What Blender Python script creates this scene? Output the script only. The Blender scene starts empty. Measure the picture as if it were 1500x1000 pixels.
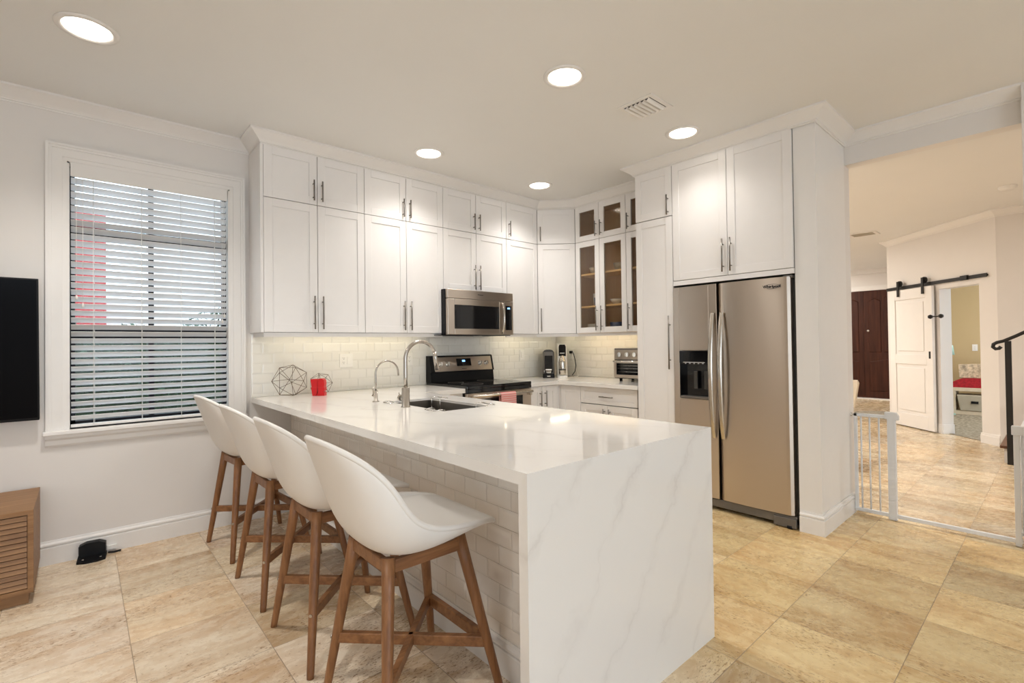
import bpy, bmesh, math, random
from mathutils import Vector, Matrix
random.seed(7)
PI = math.pi
scene = bpy.context.scene
C = scene.collection

# ------------------------------------------------------------------ camera
CAM_F, CAM_YAW, CAM_PITCH, CAM_ROLL = 715.1855, 0.724057257, 0.0118598402, -0.012485424
fw = Vector((math.sin(CAM_YAW)*math.cos(CAM_PITCH), math.cos(CAM_YAW)*math.cos(CAM_PITCH), math.sin(CAM_PITCH)))
rt = Vector((math.cos(CAM_YAW), -math.sin(CAM_YAW), 0)); up = rt.cross(fw)
r2 = rt*math.cos(CAM_ROLL) + up*math.sin(CAM_ROLL); u2 = -rt*math.sin(CAM_ROLL) + up*math.cos(CAM_ROLL)
cam = bpy.data.cameras.new('camera'); camo = bpy.data.objects.new('camera', cam); C.objects.link(camo)
camo.matrix_world = Matrix(((r2.x, u2.x, -fw.x, -0.9477), (r2.y, u2.y, -fw.y, -4.0729), (r2.z, u2.z, -fw.z, 1.28866), (0, 0, 0, 1)))
cam.sensor_width = 36; cam.lens = CAM_F/1500*36; cam.shift_y = -4.051/1500; cam.clip_start = 0.02
scene.camera = camo

# ------------------------------------------------------------------ world, exposure, big lights
CAN = 9.0           # glow of the recessed lamp lens
SPOT = 58.0         # downward beam of each recessed lamp, watts
w = bpy.data.worlds.new('world'); scene.world = w; w.use_nodes = True
bg = w.node_tree.nodes['Background']; bg.inputs[0].default_value = (0.74, 0.87, 1.0, 1); bg.inputs[1].default_value = 4.2
scene.view_settings.view_transform = 'Standard'; scene.view_settings.look = 'None'
scene.view_settings.exposure = 0.0; scene.view_settings.gamma = 1.0; scene.view_settings.use_curve_mapping = False
def area(name, loc, rot, sx, sy, power, col):
    l = bpy.data.lights.new(name, 'AREA'); l.shape = 'RECTANGLE'; l.size = sx; l.size_y = sy; l.energy = power; l.color = col
    o = bpy.data.objects.new(name, l); C.objects.link(o); o.location = loc; o.rotation_euler = rot
    return o
# added unseen fill lights, at an invented patio opening and a solid left wall
area('patio_fill', (-0.6, -8.3, 1.35), (PI/2, 0, 0), 3.6, 2.3, 14, (0.90, 0.95, 1.0))
area('side_fill', (-4.35, -5.2, 1.5), (PI/2, 0, -PI/2), 2.4, 1.8, 26, (0.90, 0.95, 1.0))

# ------------------------------------------------------------------ node helpers / materials
class NT:
    def __init__(s, name):
        s.m = bpy.data.materials.new(name); s.m.use_nodes = True; s.t = s.m.node_tree; s.n = s.t.nodes; s.l = s.t.links
        s.b = s.n['Principled BSDF']; s.out = s.n['Material Output']
    def put(s, sock, v):
        if isinstance(v, bpy.types.NodeSocket): s.l.new(v, sock)
        elif isinstance(v, (tuple, list)) and len(v) == 3 and sock.type == 'RGBA': sock.default_value = (*v, 1)
        else: sock.default_value = v
    def set(s, **k):
        for a, v in k.items(): s.put(s.b.inputs[a.replace('_', ' ')], v)
    def math(s, op, a, b=0.0, c=0.0):
        n = s.n.new('ShaderNodeMath'); n.operation = op
        s.put(n.inputs[0], a); s.put(n.inputs[1], b); s.put(n.inputs[2], c); return n.outputs[0]
    def mapr(s, v, a, b, c=0.0, d=1.0):
        n = s.n.new('ShaderNodeMapRange'); s.put(n.inputs[0], v)
        for i, x in enumerate((a, b, c, d)): n.inputs[i+1].default_value = x
        return n.outputs[0]
    def mix(s, f, a, b, mode='MIX'):
        n = s.n.new('ShaderNodeMix'); n.data_type = 'RGBA'; n.blend_type = mode
        s.put(n.inputs[0], f); s.put(n.inputs[6], a); s.put(n.inputs[7], b); return n.outputs[2]
    def noise(s, vec, scale, detail=3, rough=0.5, dist=0.0):
        n = s.n.new('ShaderNodeTexNoise'); s.put(n.inputs['Vector'], vec); n.inputs['Scale'].default_value = scale
        n.inputs['Detail'].default_value = detail; n.inputs['Roughness'].default_value = rough; n.inputs['Distortion'].default_value = dist
        return n.outputs[0]
    def obj(s):
        return s.n.new('ShaderNodeTexCoord').outputs['Object']
    def sep(s, v):
        n = s.n.new('ShaderNodeSeparateXYZ'); s.l.new(v, n.inputs[0]); return n.outputs
    def comb(s, x, y, z):
        n = s.n.new('ShaderNodeCombineXYZ')
        for i, v in enumerate((x, y, z)): s.put(n.inputs[i], v)
        return n.outputs[0]
    def vscale(s, v, x, y, z):
        n = s.n.new('ShaderNodeVectorMath'); n.operation = 'MULTIPLY'; s.l.new(v, n.inputs[0]); n.inputs[1].default_value = (x, y, z); return n.outputs[0]
    def bump(s, h, strength=0.2, dist=0.002):
        n = s.n.new('ShaderNodeBump'); s.put(n.inputs['Height'], h); n.inputs['Strength'].default_value = strength; n.inputs['Distance'].default_value = dist
        s.l.new(n.outputs[0], s.b.inputs['Normal'])
    def rnd(s):
        return s.n.new('ShaderNodeNewGeometry').outputs['Random Per Island']

def plain(name, col, rough=0.5, metal=0.0, var=0.03, scale=12.0, coat=0.0, bump=0.0, spec=None):
    m = NT(name); v = m.obj()
    n = m.noise(v, scale, 3)
    f = m.mapr(n, 0.3, 0.7, 1-var, 1+var*0.4)
    m.set(Base_Color=m.mix(1.0, col, m.comb(f, f, f), 'MULTIPLY'), Roughness=rough, Metallic=metal)
    if coat: m.set(Coat_Weight=coat, Coat_Roughness=0.05)
    if spec is not None: m.set(Specular_IOR_Level=spec)
    if bump: m.bump(m.noise(v, scale*12, 3), bump, 0.001)
    return m.m
M = {}
M['wall'] = plain('wall_paint', (0.78, 0.74, 0.70), 0.55, var=0.015, scale=3, bump=0.05)
M['ceiling'] = plain('ceiling_paint', (0.81, 0.795, 0.765), 0.75, var=0.012, scale=2)
M['trim'] = plain('trim_paint', (0.83, 0.80, 0.765), 0.35, var=0.01)
M['cab'] = plain('cabinet_paint', (0.84, 0.81, 0.785), 0.33, var=0.01)
M['gap'] = plain('gap_shade_carcass', (0.14, 0.125, 0.11), 0.7, var=0.02)  # carcass darkened so its colour paints the shade in the door gaps
M['plate'] = plain('outlet_plastic', (0.84, 0.82, 0.78), 0.3, var=0.01)
M['white_metal'] = plain('white_powder_coat', (0.80, 0.80, 0.80), 0.35, var=0.02)
M['shell'] = plain('matte_white_plastic', (0.83, 0.80, 0.76), 0.42, var=0.01)
M['black'] = plain('black_plastic', (0.008, 0.008, 0.009), 0.45, var=0.1, spec=0.18)
M['black_gloss'] = plain('black_glass', (0.006, 0.006, 0.007), 0.06, var=0.1)
M['screen'] = plain('television_screen', (0.003, 0.003, 0.004), 0.16, var=0.0, spec=0.05)
M['dark_metal'] = plain('black_iron', (0.02, 0.018, 0.016), 0.45, 0.4, var=0.1)
M['bronze'] = plain('dark_window_frame', (0.010, 0.010, 0.013), 0.5, var=0.1, spec=0.2)
M['dark_grey'] = plain('dark_grey_plastic', (0.05, 0.047, 0.042), 0.4, var=0.1)
M['grey'] = plain('grey_plastic', (0.16, 0.145, 0.13), 0.38, 0.3, var=0.1)
M['nickel'] = plain('brushed_nickel', (0.50, 0.46, 0.41), 0.27, 1.0, var=0.06)
M['handle'] = plain('brushed_bar_handle', (0.24, 0.22, 0.20), 0.34, 1.0, var=0.06)
M['chrome'] = plain('chrome', (0.75, 0.74, 0.72), 0.10, 1.0, var=0.02)
M['red'] = plain('red_lacquer', (0.62, 0.006, 0.012), 0.30, var=0.1)
M['red_cloth'] = plain('red_cloth', (0.42, 0.01, 0.02), 0.8, var=0.4, scale=30)
M['pattern'] = plain('patterned_cream_cloth', (0.62, 0.50, 0.36), 0.8, var=0.55, scale=22)
M['teal'] = plain('pale_teal_cloth', (0.35, 0.52, 0.45), 0.7, var=0.1)
M['bin'] = plain('grey_storage_plastic', (0.48, 0.43, 0.34), 0.4, var=0.05)
M['pine'] = plain('pale_wood', (0.68, 0.58, 0.44), 0.45, var=0.08)
M['ochre'] = plain('ochre_wall_paint', (0.56, 0.43, 0.24), 0.6, var=0.02, scale=2)
M['cream'] = plain('cream_upholstery', (0.66, 0.57, 0.44), 0.8, var=0.05)
M['porcelain'] = plain('white_porcelain', (0.80, 0.78, 0.74), 0.15, var=0.02)
M['blue'] = plain('blue_glaze', (0.05, 0.09, 0.22), 0.2, var=0.4, scale=60)
M['wire'] = plain('antique_brass_wire', (0.16, 0.11, 0.07), 0.4, 0.9, var=0.1)
M['slat'] = plain('blind_slat', (0.80, 0.79, 0.79), 0.4, var=0.01)
M['stucco'] = plain('white_stucco', (0.82, 0.80, 0.78), 0.9, var=0.04)
M['red_wall'] = plain('red_painted_wall', (0.42, 0.05, 0.05), 0.8, var=0.1)
M['leaf'] = plain('hedge_leaf', (0.018, 0.045, 0.014), 0.6, var=0.5, scale=4)
M['earth'] = plain('paving', (0.30, 0.28, 0.25), 0.9, var=0.2)
M['ink'] = plain('printed_ink', (0.03, 0.03, 0.035), 0.5)
M['silver_ink'] = plain('silver_print', (0.55, 0.55, 0.55), 0.4)

def emit(name, col, s):
    m = NT(name); m.set(Base_Color=col, Emission_Color=col, Emission_Strength=s, Roughness=0.5); return m.m
M['lamp'] = emit('recessed_lamp', (1.0, 0.93, 0.83), CAN)
M['hall_fill'] = emit('added_hall_lamp', (1.0, 0.95, 0.89), CAN*34)  # lens glow of the added hall fill lamps
M['led'] = emit('under_cabinet_led', (1.0, 0.87, 0.60), 12.0)
M['display'] = emit('blue_display', (0.25, 0.55, 1.0), 2.0)
M['white_led'] = emit('white_indicator', (1, 1, 1), 1.5)

def wood(name, a, b, axis, rough=0.45, sc=1.0, coat=0.0):
    m = NT(name); v = m.obj()
    st = [22*sc, 22*sc, 22*sc]; st[axis] = 1.4*sc
    g = m.noise(m.vscale(v, *st), 1.6, 5, 0.6, 0.4)
    g2 = m.noise(m.vscale(v, *[x*3 for x in st]), 2.0, 2)
    f = m.math('ADD', m.mapr(g, 0.3, 0.7), m.mapr(g2, 0.3, 0.7, -0.15, 0.15))
    m.set(Base_Color=m.mix(f, a, b), Roughness=rough)
    if coat: m.set(Coat_Weight=coat, Coat_Roughness=0.1)
    return m.m
M['walnut'] = wood('oiled_walnut', (0.165, 0.066, 0.024), (0.33, 0.150, 0.058), 2, 0.40)
M['walnut_h'] = wood('oiled_walnut_rail', (0.165, 0.066, 0.024), (0.33, 0.150, 0.058), 0, 0.40)
M['oak'] = wood('teak_veneer', (0.20, 0.095, 0.035), (0.35, 0.185, 0.078), 0, 0.5)
M['mahogany'] = wood('mahogany_door', (0.030, 0.010, 0.006), (0.075, 0.024, 0.013), 2, 0.5, 0.6)
M['mahogany'].node_tree.nodes['Principled BSDF'].inputs['Specular IOR Level'].default_value = 0.2
M['tread'] = wood('stair_tread', (0.10, 0.04, 0.02), (0.19, 0.08, 0.035), 0, 0.4)
M['birch'] = wood('birch_interior', (0.56, 0.34, 0.15), (0.66, 0.43, 0.21), 2, 0.5)
M['birch_edge'] = wood('birch_shelf', (0.82, 0.55, 0.24), (0.88, 0.62, 0.30), 0, 0.5)

def steel(name, col, rough, vert):
    m = NT(name); v = m.obj()
    s = (60, 60, 0.8) if vert else (0.8, 0.8, 420)
    g = m.noise(m.vscale(v, *s), 2.0, 2)
    f = m.mapr(g, 0.3, 0.7, 0.995, 1.005)
    tg = m.n.new('ShaderNodeTangent'); tg.direction_type = 'RADIAL'; tg.axis = 'Z'
    m.l.new(tg.outputs[0], m.b.inputs['Tangent'])
    m.set(Base_Color=m.mix(1.0, col, m.comb(f, f, f), 'MULTIPLY'), Metallic=1.0, Roughness=rough, Anisotropic=0.85, Anisotropic_Rotation=0.25 if not vert else 0.0)
    return m.m
M['steel'] = steel('brushed_stainless', (0.56, 0.49, 0.42), 0.30, False)
M['steel_v'] = steel('satin_stainless', (0.62, 0.57, 0.50), 0.22, True)
M['sink'] = steel('sink_stainless', (0.30, 0.28, 0.26), 0.30, False)

def quartz():
    m = NT('white_quartz'); v = m.obj()
    x, y, z = m.sep(v)
    # long diagonal veins: sheared coordinate across x and z
    d = m.math('ADD', m.math('MULTIPLY', x, 1.0), m.math('MULTIPLY', z, -0.80))
    d = m.math('ADD', d, m.math('MULTIPLY', y, 0.35))
    wob = m.noise(v, 2.3, 5, 0.62)
    wob2 = m.noise(v, 11.0, 4, 0.6)
    p = m.math('ADD', m.math('MULTIPLY', d, 2.9), m.math('ADD', m.math('MULTIPLY', wob, 1.7), m.math('MULTIPLY', wob2, 0.22)))
    fr = m.math('ABSOLUTE', m.math('SUBTRACT', m.math('FRACT', p), 0.5))
    line = m.mapr(fr, 0.0, 0.035, 1.0, 0.0)
    halo = m.mapr(fr, 0.0, 0.16, 1.0, 0.0)
    br = m.mapr(m.noise(v, 3.1, 3), 0.40, 0.66)
    br2 = m.mapr(m.noise(v, 5.3, 4), 0.36, 0.6)
    f = m.math('ADD', m.math('MULTIPLY', m.math('MULTIPLY', line, br), 0.20), m.math('MULTIPLY', m.math('MULTIPLY', halo, br2), 0.17))
    sp = m.mapr(m.noise(v, 260, 2), 0.72, 0.78, 0, 0.10)
    m.set(Base_Color=m.mix(m.math('ADD', f, sp), (0.835, 0.805, 0.765), (0.50, 0.45, 0.41)), Roughness=0.07, Specular_IOR_Level=0.5)
    return m.m
M['quartz'] = quartz()

def tile(name, a, b, rough):
    m = NT(name); v = m.obj()
    f = m.rnd(); n = m.noise(v, 9, 3)
    f2 = m.math('ADD', m.math('MULTIPLY', f, 0.7), m.mapr(n, 0.3, 0.7, -0.05, 0.35))
    m.set(Base_Color=m.mix(f2, a, b), Roughness=rough)
    return m.m
M['tile'] = tile('glazed_subway_tile', (0.80, 0.775, 0.715), (0.83, 0.81, 0.765), 0.14)
M['tile_beige'] = tile('beige_subway_tile', (0.84, 0.77, 0.69), (0.90, 0.865, 0.815), 0.14)
M['grout'] = plain('tile_grout', (0.86, 0.80, 0.72), 0.8)
M['grout_w'] = plain('white_grout', (0.80, 0.775, 0.72), 0.8)

def travertine():
    m = NT('travertine_floor'); v = m.obj(); x, y, z = m.sep(v)
    S = 0.4565
    tx = m.math('DIVIDE', m.math('ADD', x, 0.785), S); ty = m.math('DIVIDE', m.math('SUBTRACT', y, 0.025), S)
    ix = m.math('FLOOR', tx); iy = m.math('FLOOR', ty)
    wn = m.n.new('ShaderNodeTexWhiteNoise'); wn.noise_dimensions = '2D'; m.l.new(m.comb(ix, iy, 0), wn.inputs['Vector'])
    r = wn.outputs['Value']; rc = m.sep(wn.outputs['Color'])
    gx = m.math('ABSOLUTE', m.math('SUBTRACT', m.math('FRACT', tx), 0.5)); gy = m.math('ABSOLUTE', m.math('SUBTRACT', m.math('FRACT', ty), 0.5))
    gr = m.mapr(m.math('MAXIMUM', gx, gy), 0.4955, 0.4975)
    right = m.math('GREATER_THAN', x, 1.03)
    lx = m.mix(right, m.comb(m.math('MULTIPLY', x, 1.1), m.math('MULTIPLY', y, 4.2), 0), m.comb(m.math('MULTIPLY', y, 1.1), m.math('MULTIPLY', x, 4.2), 0))
    off = m.comb(m.math('MULTIPLY', rc[0], 19), m.math('MULTIPLY', rc[1], 31), 0)
    va = m.n.new('ShaderNodeVectorMath'); va.operation = 'ADD'; m.l.new(lx, va.inputs[0]); m.l.new(off, va.inputs[1]); P = va.outputs[0]
    band = m.noise(P, 0.85, 4, 0.60, 0.9)
    fine = m.noise(m.vscale(P, 1.6, 0.75, 1), 6.0, 5, 0.72, 0.5)
    base = m.mix(m.mapr(band, 0.38, 0.60), (0.625, 0.450, 0.295), (0.80, 0.675, 0.52))
    base = m.mix(m.mapr(fine, 0.44, 0.62, 0.0, 0.40), base, (0.86, 0.765, 0.63))
    base = m.mix(m.mapr(fine, 0.34, 0.44, 0.35, 0.0), base, (0.56, 0.39, 0.24))
    vein = m.mapr(m.math('ABSOLUTE', m.math('SUBTRACT', m.noise(P, 0.6, 3, 0.5, 0.4), 0.5)), 0.0, 0.018, 0.45, 0.0)
    base = m.mix(vein, base, (0.56, 0.375, 0.215))
    k = m.mapr(r, 0, 1, 0.82, 1.10)
    base = m.mix(1.0, base, m.comb(k, m.math('MULTIPLY', k, m.mapr(rc[2], 0, 1, 0.965, 1.01)), m.math('MULTIPLY', k, m.mapr(rc[2], 0, 1, 0.86, 1.03))), 'MULTIPLY')
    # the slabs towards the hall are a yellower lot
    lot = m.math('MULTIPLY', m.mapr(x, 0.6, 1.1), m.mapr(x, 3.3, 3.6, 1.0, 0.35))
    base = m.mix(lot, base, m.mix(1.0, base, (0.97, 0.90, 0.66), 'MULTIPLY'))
    hl = m.mapr(x, 3.35, 3.45, 1.0, 0.80)  # hall tile colour darkened to offset the strong hall fill lamps
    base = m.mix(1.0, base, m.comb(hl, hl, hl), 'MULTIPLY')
    pv = m.vscale(P, 4.4, 3.2, 1)
    pit = m.math('MULTIPLY', m.mapr(m.noise(pv, 9.0, 3, 0.65), 0.565, 0.60), m.mapr(m.noise(P, 1.5, 3), 0.47, 0.57, 0.0, 1.0))
    pit2 = m.math('MULTIPLY', m.mapr(m.noise(m.vscale(P, 9, 5, 1), 5.0, 2), 0.665, 0.69), 0.9)
    pit = m.math('MAXIMUM', pit, pit2)
    dark = m.mix(1.0, base, (0.42, 0.31, 0.22), 'MULTIPLY')
    base = m.mix(m.math('MULTIPLY', pit, 0.85), base, dark)
    base = m.mix(m.math('MULTIPLY', gr, 0.75), base, (0.24, 0.17, 0.11))
    m.set(Base_Color=base, Roughness=m.math('ADD', m.mapr(fine, 0.3, 0.7, 0.20, 0.33), m.math('MULTIPLY', gr, 0.3)))
    m.bump(m.math('ADD', m.math('MULTIPLY', gr, -1.0), m.math('MULTIPLY', pit, -0.5)), 0.25, 0.002)
    return m.m
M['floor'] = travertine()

def rug():
    m = NT('looped_grey_carpet'); v = m.obj()
    m.set(Base_Color=m.mix(m.mapr(m.noise(v, 26, 4), 0.35, 0.65), (0.16, 0.13, 0.09), (0.38, 0.34, 0.26)), Roughness=0.95); return m.m
M['rug'] = rug()
def towel():
    m = NT('striped_towel'); v = m.obj(); x, y, z = m.sep(v)
    s = m.mapr(m.math('SINE', m.math('MULTIPLY', z, 330)), 0.45, 0.7)
    m.set(Base_Color=m.mix(s, (0.70, 0.25, 0.24), (0.74, 0.55, 0.50)), Roughness=0.9); return m.m
M['towel'] = towel()
def glass(name, col, tr, rough=0.02):
    m = NT(name); t = m.n.new('ShaderNodeBsdfTransparent'); t.inputs[0].default_value = (*col, 1)
    g = m.n.new('ShaderNodeBsdfGlossy'); g.inputs['Roughness'].default_value = rough
    f = m.n.new('ShaderNodeFresnel'); f.inputs[0].default_value = 1.45
    mx = m.n.new('ShaderNodeMixShader'); m.l.new(m.math('MULTIPLY', f.outputs[0], tr), mx.inputs[0])
    m.l.new(t.outputs[0], mx.inputs[1]); m.l.new(g.outputs[0], mx.inputs[2]); m.l.new(mx.outputs[0], m.out.inputs[0]); return m.m
M['glass'] = glass('window_glass', (0.93, 0.96, 0.96), 0.35)
M['cab_glass'] = glass('cabinet_glass', (0.93, 0.90, 0.85), 0.55, 0.08)
M['oven_glass'] = glass('oven_glass', (0.35, 0.33, 0.30), 1.0)

# ------------------------------------------------------------------ mesh builder
def tag(o, label=None, cat=None, group=None, kind=None):
    if label: o['label'] = label
    if cat: o['category'] = cat
    if group: o['group'] = group
    if kind: o['kind'] = kind
    return o
def thing(name, label, cat, loc=(0, 0, 0), rz=0.0, group=None):
    o = bpy.data.objects.new(name, None); C.objects.link(o); o.empty_display_size = 0.1
    o.location = loc; o.rotation_euler = (0, 0, rz)
    return tag(o, label, cat, group)
class MB:
    def __init__(s, origin=(0, 0, 0)):
        s.v = []; s.f = []; s.sm = []; s.o = Vector(origin)
    def add(s, vs, fs, smooth=False):
        k = len(s.v); s.v += [Vector(v)-s.o for v in vs]
        s.f += [tuple(k+i for i in f) for f in fs]; s.sm += [smooth]*len(fs); return s
    def box(s, x0, x1, y0, y1, z0, z1):
        x0, x1 = sorted((x0, x1)); y0, y1 = sorted((y0, y1)); z0, z1 = sorted((z0, z1))
        return s.add([(x0,y0,z0),(x1,y0,z0),(x1,y1,z0),(x0,y1,z0),(x0,y0,z1),(x1,y0,z1),(x1,y1,z1),(x0,y1,z1)],
              [(0,3,2,1),(4,5,6,7),(0,1,5,4),(1,2,6,5),(2,3,7,6),(3,0,4,7)])
    def hexa(s, b, t):
        return s.add(list(b)+list(t), [(3,2,1,0),(4,5,6,7),(0,1,5,4),(1,2,6,5),(2,3,7,6),(3,0,4,7)])
    def cyl(s, p0, p1, r0, r1=None, n=16, cap=True):
        return s.tube([p0, p1], [r0, r0 if r1 is None else r1], n, cap)
    def tube(s, pts, r, n=12, cap=True, close=False):
        pts = [Vector(p) for p in pts]; N = len(pts)
        rr = r if isinstance(r, (list, tuple)) else [r]*N
        vs = []; prev = None
        for i, p in enumerate(pts):
            a = pts[i-1] if (i > 0 or close) else pts[i]; b = pts[(i+1) % N] if (i < N-1 or close) else pts[i]
            t = (b-a).normalized()
            if prev is None:
                q = Vector((0, 0, 1)) if abs(t.z) < 0.9 else Vector((1, 0, 0)); u = t.cross(q).normalized()
            else:
                u = (prev - t*prev.dot(t)); u = u.normalized() if u.length > 1e-6 else t.orthogonal().normalized()
            prev = u; wv = t.cross(u)
            vs += [p + (u*math.cos(2*PI*k/n) + wv*math.sin(2*PI*k/n))*rr[i] for k in range(n)]
        fs = []
        for i in range(N if close else N-1):
            j = (i+1) % N
            for k in range(n): fs.append((i*n+k, i*n+(k+1) % n, j*n+(k+1) % n, j*n+k))
        s.add(vs, fs, True)
        if cap and not close:
            base = len(s.v)-len(vs)
            s.f += [tuple(base+k for k in reversed(range(n))), tuple(base+(N-1)*n+k for k in range(n))]; s.sm += [False, False]
        return s
    def lathe(s, prof, c=(0, 0, 0), n=32, axis='z', smooth=True):
        vs = []; c = Vector(c)
        for r, h in prof:
            for k in range(n):
                a = 2*PI*k/n; x, y = r*math.cos(a), r*math.sin(a)
                vs.append(c + (Vector((x, y, h)) if axis == 'z' else Vector((h, x, y)) if axis == 'x' else Vector((x, h, y))))
        fs = []
        for i in range(len(prof)-1):
            for k in range(n): fs.append((i*n+k, i*n+(k+1) % n, (i+1)*n+(k+1) % n, (i+1)*n+k))
        return s.add(vs, fs, smooth)
    def prism(s, poly, fn0, fn1, smooth=False):
        n = len(poly); vs = [fn0(*p) for p in poly]+[fn1(*p) for p in poly]
        s.add(vs, [tuple(range(n))[::-1], tuple(range(n, 2*n))])
        return s.add(vs, [(i, (i+1) % n, n+(i+1) % n, n+i) for i in range(n)], smooth)
    def build(s, name, mat, parent=None, bevel=0.0, seg=2, fix=True):
        me = bpy.data.meshes.new(name); me.from_pydata([tuple(v) for v in s.v], [], s.f)
        me.polygons.foreach_set('use_smooth', s.sm); me.update()
        if fix:
            b = bmesh.new(); b.from_mesh(me); bmesh.ops.recalc_face_normals(b, faces=b.faces); b.to_mesh(me); b.free()
        me.materials.append(mat if not isinstance(mat, str) else M[mat])
        o = bpy.data.objects.new(name, me); C.objects.link(o)
        if parent is not None:
            o.parent = parent
        else: o.location = s.o
        if bevel:
            md = o.modifiers.new('bevel', 'BEVEL'); md.width = bevel; md.segments = seg; md.limit_method = 'ANGLE'; md.angle_limit = 0.7
        return o
def struct(name, mb, mat, parent=None, bevel=0.0):
    o = mb.build(name, mat, parent, bevel)
    if parent is None: o['kind'] = 'structure'
    return o
def copy_tree(o, parent=None):
    c = o.copy(); C.objects.link(c); c.parent = parent
    for ch in list(o.children): copy_tree(ch, c)
    return c
def text_part(name, body, size, mat, parent, mtx, depth=0.0006, label=None):
    cu = bpy.data.curves.new(name, 'FONT'); cu.body = body; cu.size = size; cu.extrude = depth; cu.align_x = 'CENTER'; cu.align_y = 'CENTER'
    t = bpy.data.objects.new('tmp_text', cu); C.objects.link(t)
    bpy.context.view_layer.update()
    me = bpy.data.meshes.new_from_object(t.evaluated_get(bpy.context.evaluated_depsgraph_get()))
    bpy.data.objects.remove(t); me.transform(mtx); me.materials.clear(); me.materials.append(M[mat])
    o = bpy.data.objects.new(name, me); C.objects.link(o); o.parent = parent
    if label: o['label'] = label
    return o
def facing_text(x, y, z):      # text readable from local -y
    return Matrix.Translation((x, y, z)) @ Matrix.Rotation(PI/2, 4, 'X')
def arc(c, r, a0, a1, n, u, v):
    c = Vector(c); u = Vector(u); v = Vector(v)
    return [c + u*r*math.cos(a0+(a1-a0)*i/n) + v*r*math.sin(a0+(a1-a0)*i/n) for i in range(n+1)]

# mitred moulding swept along a plan path; profile = (distance out to the right of travel, z)
def offset_path(path, d):
    out = []; n = len(path)
    for i in range(n):
        ns = []
        for a, b in ((i-1, i), (i, i+1)):
            if 0 <= a and b < n:
                t = (Vector(path[b])-Vector(path[a])).normalized(); ns.append(Vector((t.y, -t.x)))
        if len(ns) == 2:
            m = (ns[0]+ns[1]); m = m/m.length_squared*2 if m.length > 1e-6 else ns[0]
        else: m = ns[0]
        out.append(Vector(path[i])+m*d)
    return out
def molding(mb, path, prof):
    rows = [offset_path(path, d) for d, z in prof]; n = len(path); k = len(prof)
    vs = [(rows[j][i].x, rows[j][i].y, prof[j][1]) for i in range(n) for j in range(k)]
    fs = [(i*k+j, i*k+(j+1) % k, (i+1)*k+(j+1) % k, (i+1)*k+j) for i in range(n-1) for j in range(k)]
    fs += [tuple(range(k)), tuple((n-1)*k+j for j in range(k))[::-1]]
    mb.add(vs, fs); return mb

# ------------------------------------------------------------------ key dimensions
ZC = 2.827; PX0, PX1, PY, TH = 0.019, 1.13, -3.037, 0.038
D = 0.31; ZT, ZS, ZB = 2.744, 2.369, 1.398
WBX = 3.36; PILX, PY0, PY1 = 2.72, -2.86, -2.996
BX0, BX1, SOF = 3.378, 3.485, 2.608
WX0, WX1, WZ0, WZ1 = -1.007, -0.122, 0.80, 2.456

# ------------------------------------------------------------------ shell
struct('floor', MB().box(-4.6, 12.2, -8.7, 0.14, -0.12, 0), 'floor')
struct('ceiling', MB().box(-4.6, 12.2, -8.7, 0.14, ZC, ZC+0.12), 'ceiling')
m = MB(); TY = 0.14
m.box(-4.6, WX0, 0, TY, 0, ZC).box(WX1, 3.5, 0, TY, 0, ZC).box(WX0, WX1, 0, TY, 0, WZ0).box(WX0, WX1, 0, TY, WZ1, ZC)
struct('wall_front', m, 'wall')
struct('wall_hall_far', MB().box(3.5, 12.1, 0, TY, 0, ZC), 'wall')
struct('wall_kitchen', MB().box(WBX, BX1, PY1, 0, 0, ZC), 'wall')
m = MB(); m.box(PILX, WBX, PY1, PY0, 0, ZC)
struct('wall_pillar', m, 'trim')
struct('wall_beam', MB().box(BX0, BX1, -3.95, PY1, SOF, ZC), 'wall')
struct('wall_right', MB().box(3.30, BX1+0.1, -8.6, -3.925, 0, ZC), 'wall')
m = MB(); m.box(-4.6, -4.45, -6.5, 0, 0, ZC).box(-4.6, -4.45, -8.6, -6.5, 0, 0.4)
struct('wall_left', MB().box(-4.6, -4.45, -8.6, 0, 0, ZC), 'wall')
m = MB(); m.box(-4.6, -2.5, -8.7, -8.55, 0, ZC).box(1.3, 3.5, -8.7, -8.55, 0, ZC).box(-2.5, 1.3, -8.7, -8.55, 2.55, ZC)  # unseen back wall, its patio opening added to let sky light in
struct('wall_back', m, 'wall')
m = MB((-2.5, -8.6, 0))
for x in (-2.5, -1.25, 0.0, 1.22): m.box(x, x+0.08, -8.66, -8.58, 0.0, 2.55)
m.box(-2.5, 1.3, -8.66, -8.58, 2.47, 2.55).box(-2.5, 1.3, -8.66, -8.58, 0.0, 0.1)
struct('door_1', m, 'bronze')

# crown mouldings
def crown(h=0.085, p=0.085):
    z = ZC
    return [(0, z), (p, z), (p, z-0.012), (p*0.86, z-0.018), (p*0.62, z-h*0.40), (p*0.30, z-h*0.66), (p*0.17, z-h*0.80), (p*0.17, z-h*0.88), (0.008, z-h*0.92), (0.006, z-h), (0, z-h)]
struct('trim_1', molding(MB(), [(-4.44, -0.0005), (0.017, -0.0005)], crown(0.08, 0.092)), 'trim')
cabpath = [(0.022, -0.005), (0.022, -D+0.012), (2.766, -D+0.012), (3.062, -0.5988), (3.062, -1.592), (2.712, -1.592), (2.712, -2.88)]
m = molding(MB(), cabpath[:6] + [(2.712, PY1-0.001), (BX0, PY1-0.001)], crown(0.083, 0.09))
struct('trim_2', m, 'trim')
struct('trim_3', molding(MB(), [(BX0-0.0005, PY1), (BX0-0.0005, -3.925)], crown(0.08, 0.085)), 'trim')
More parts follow.
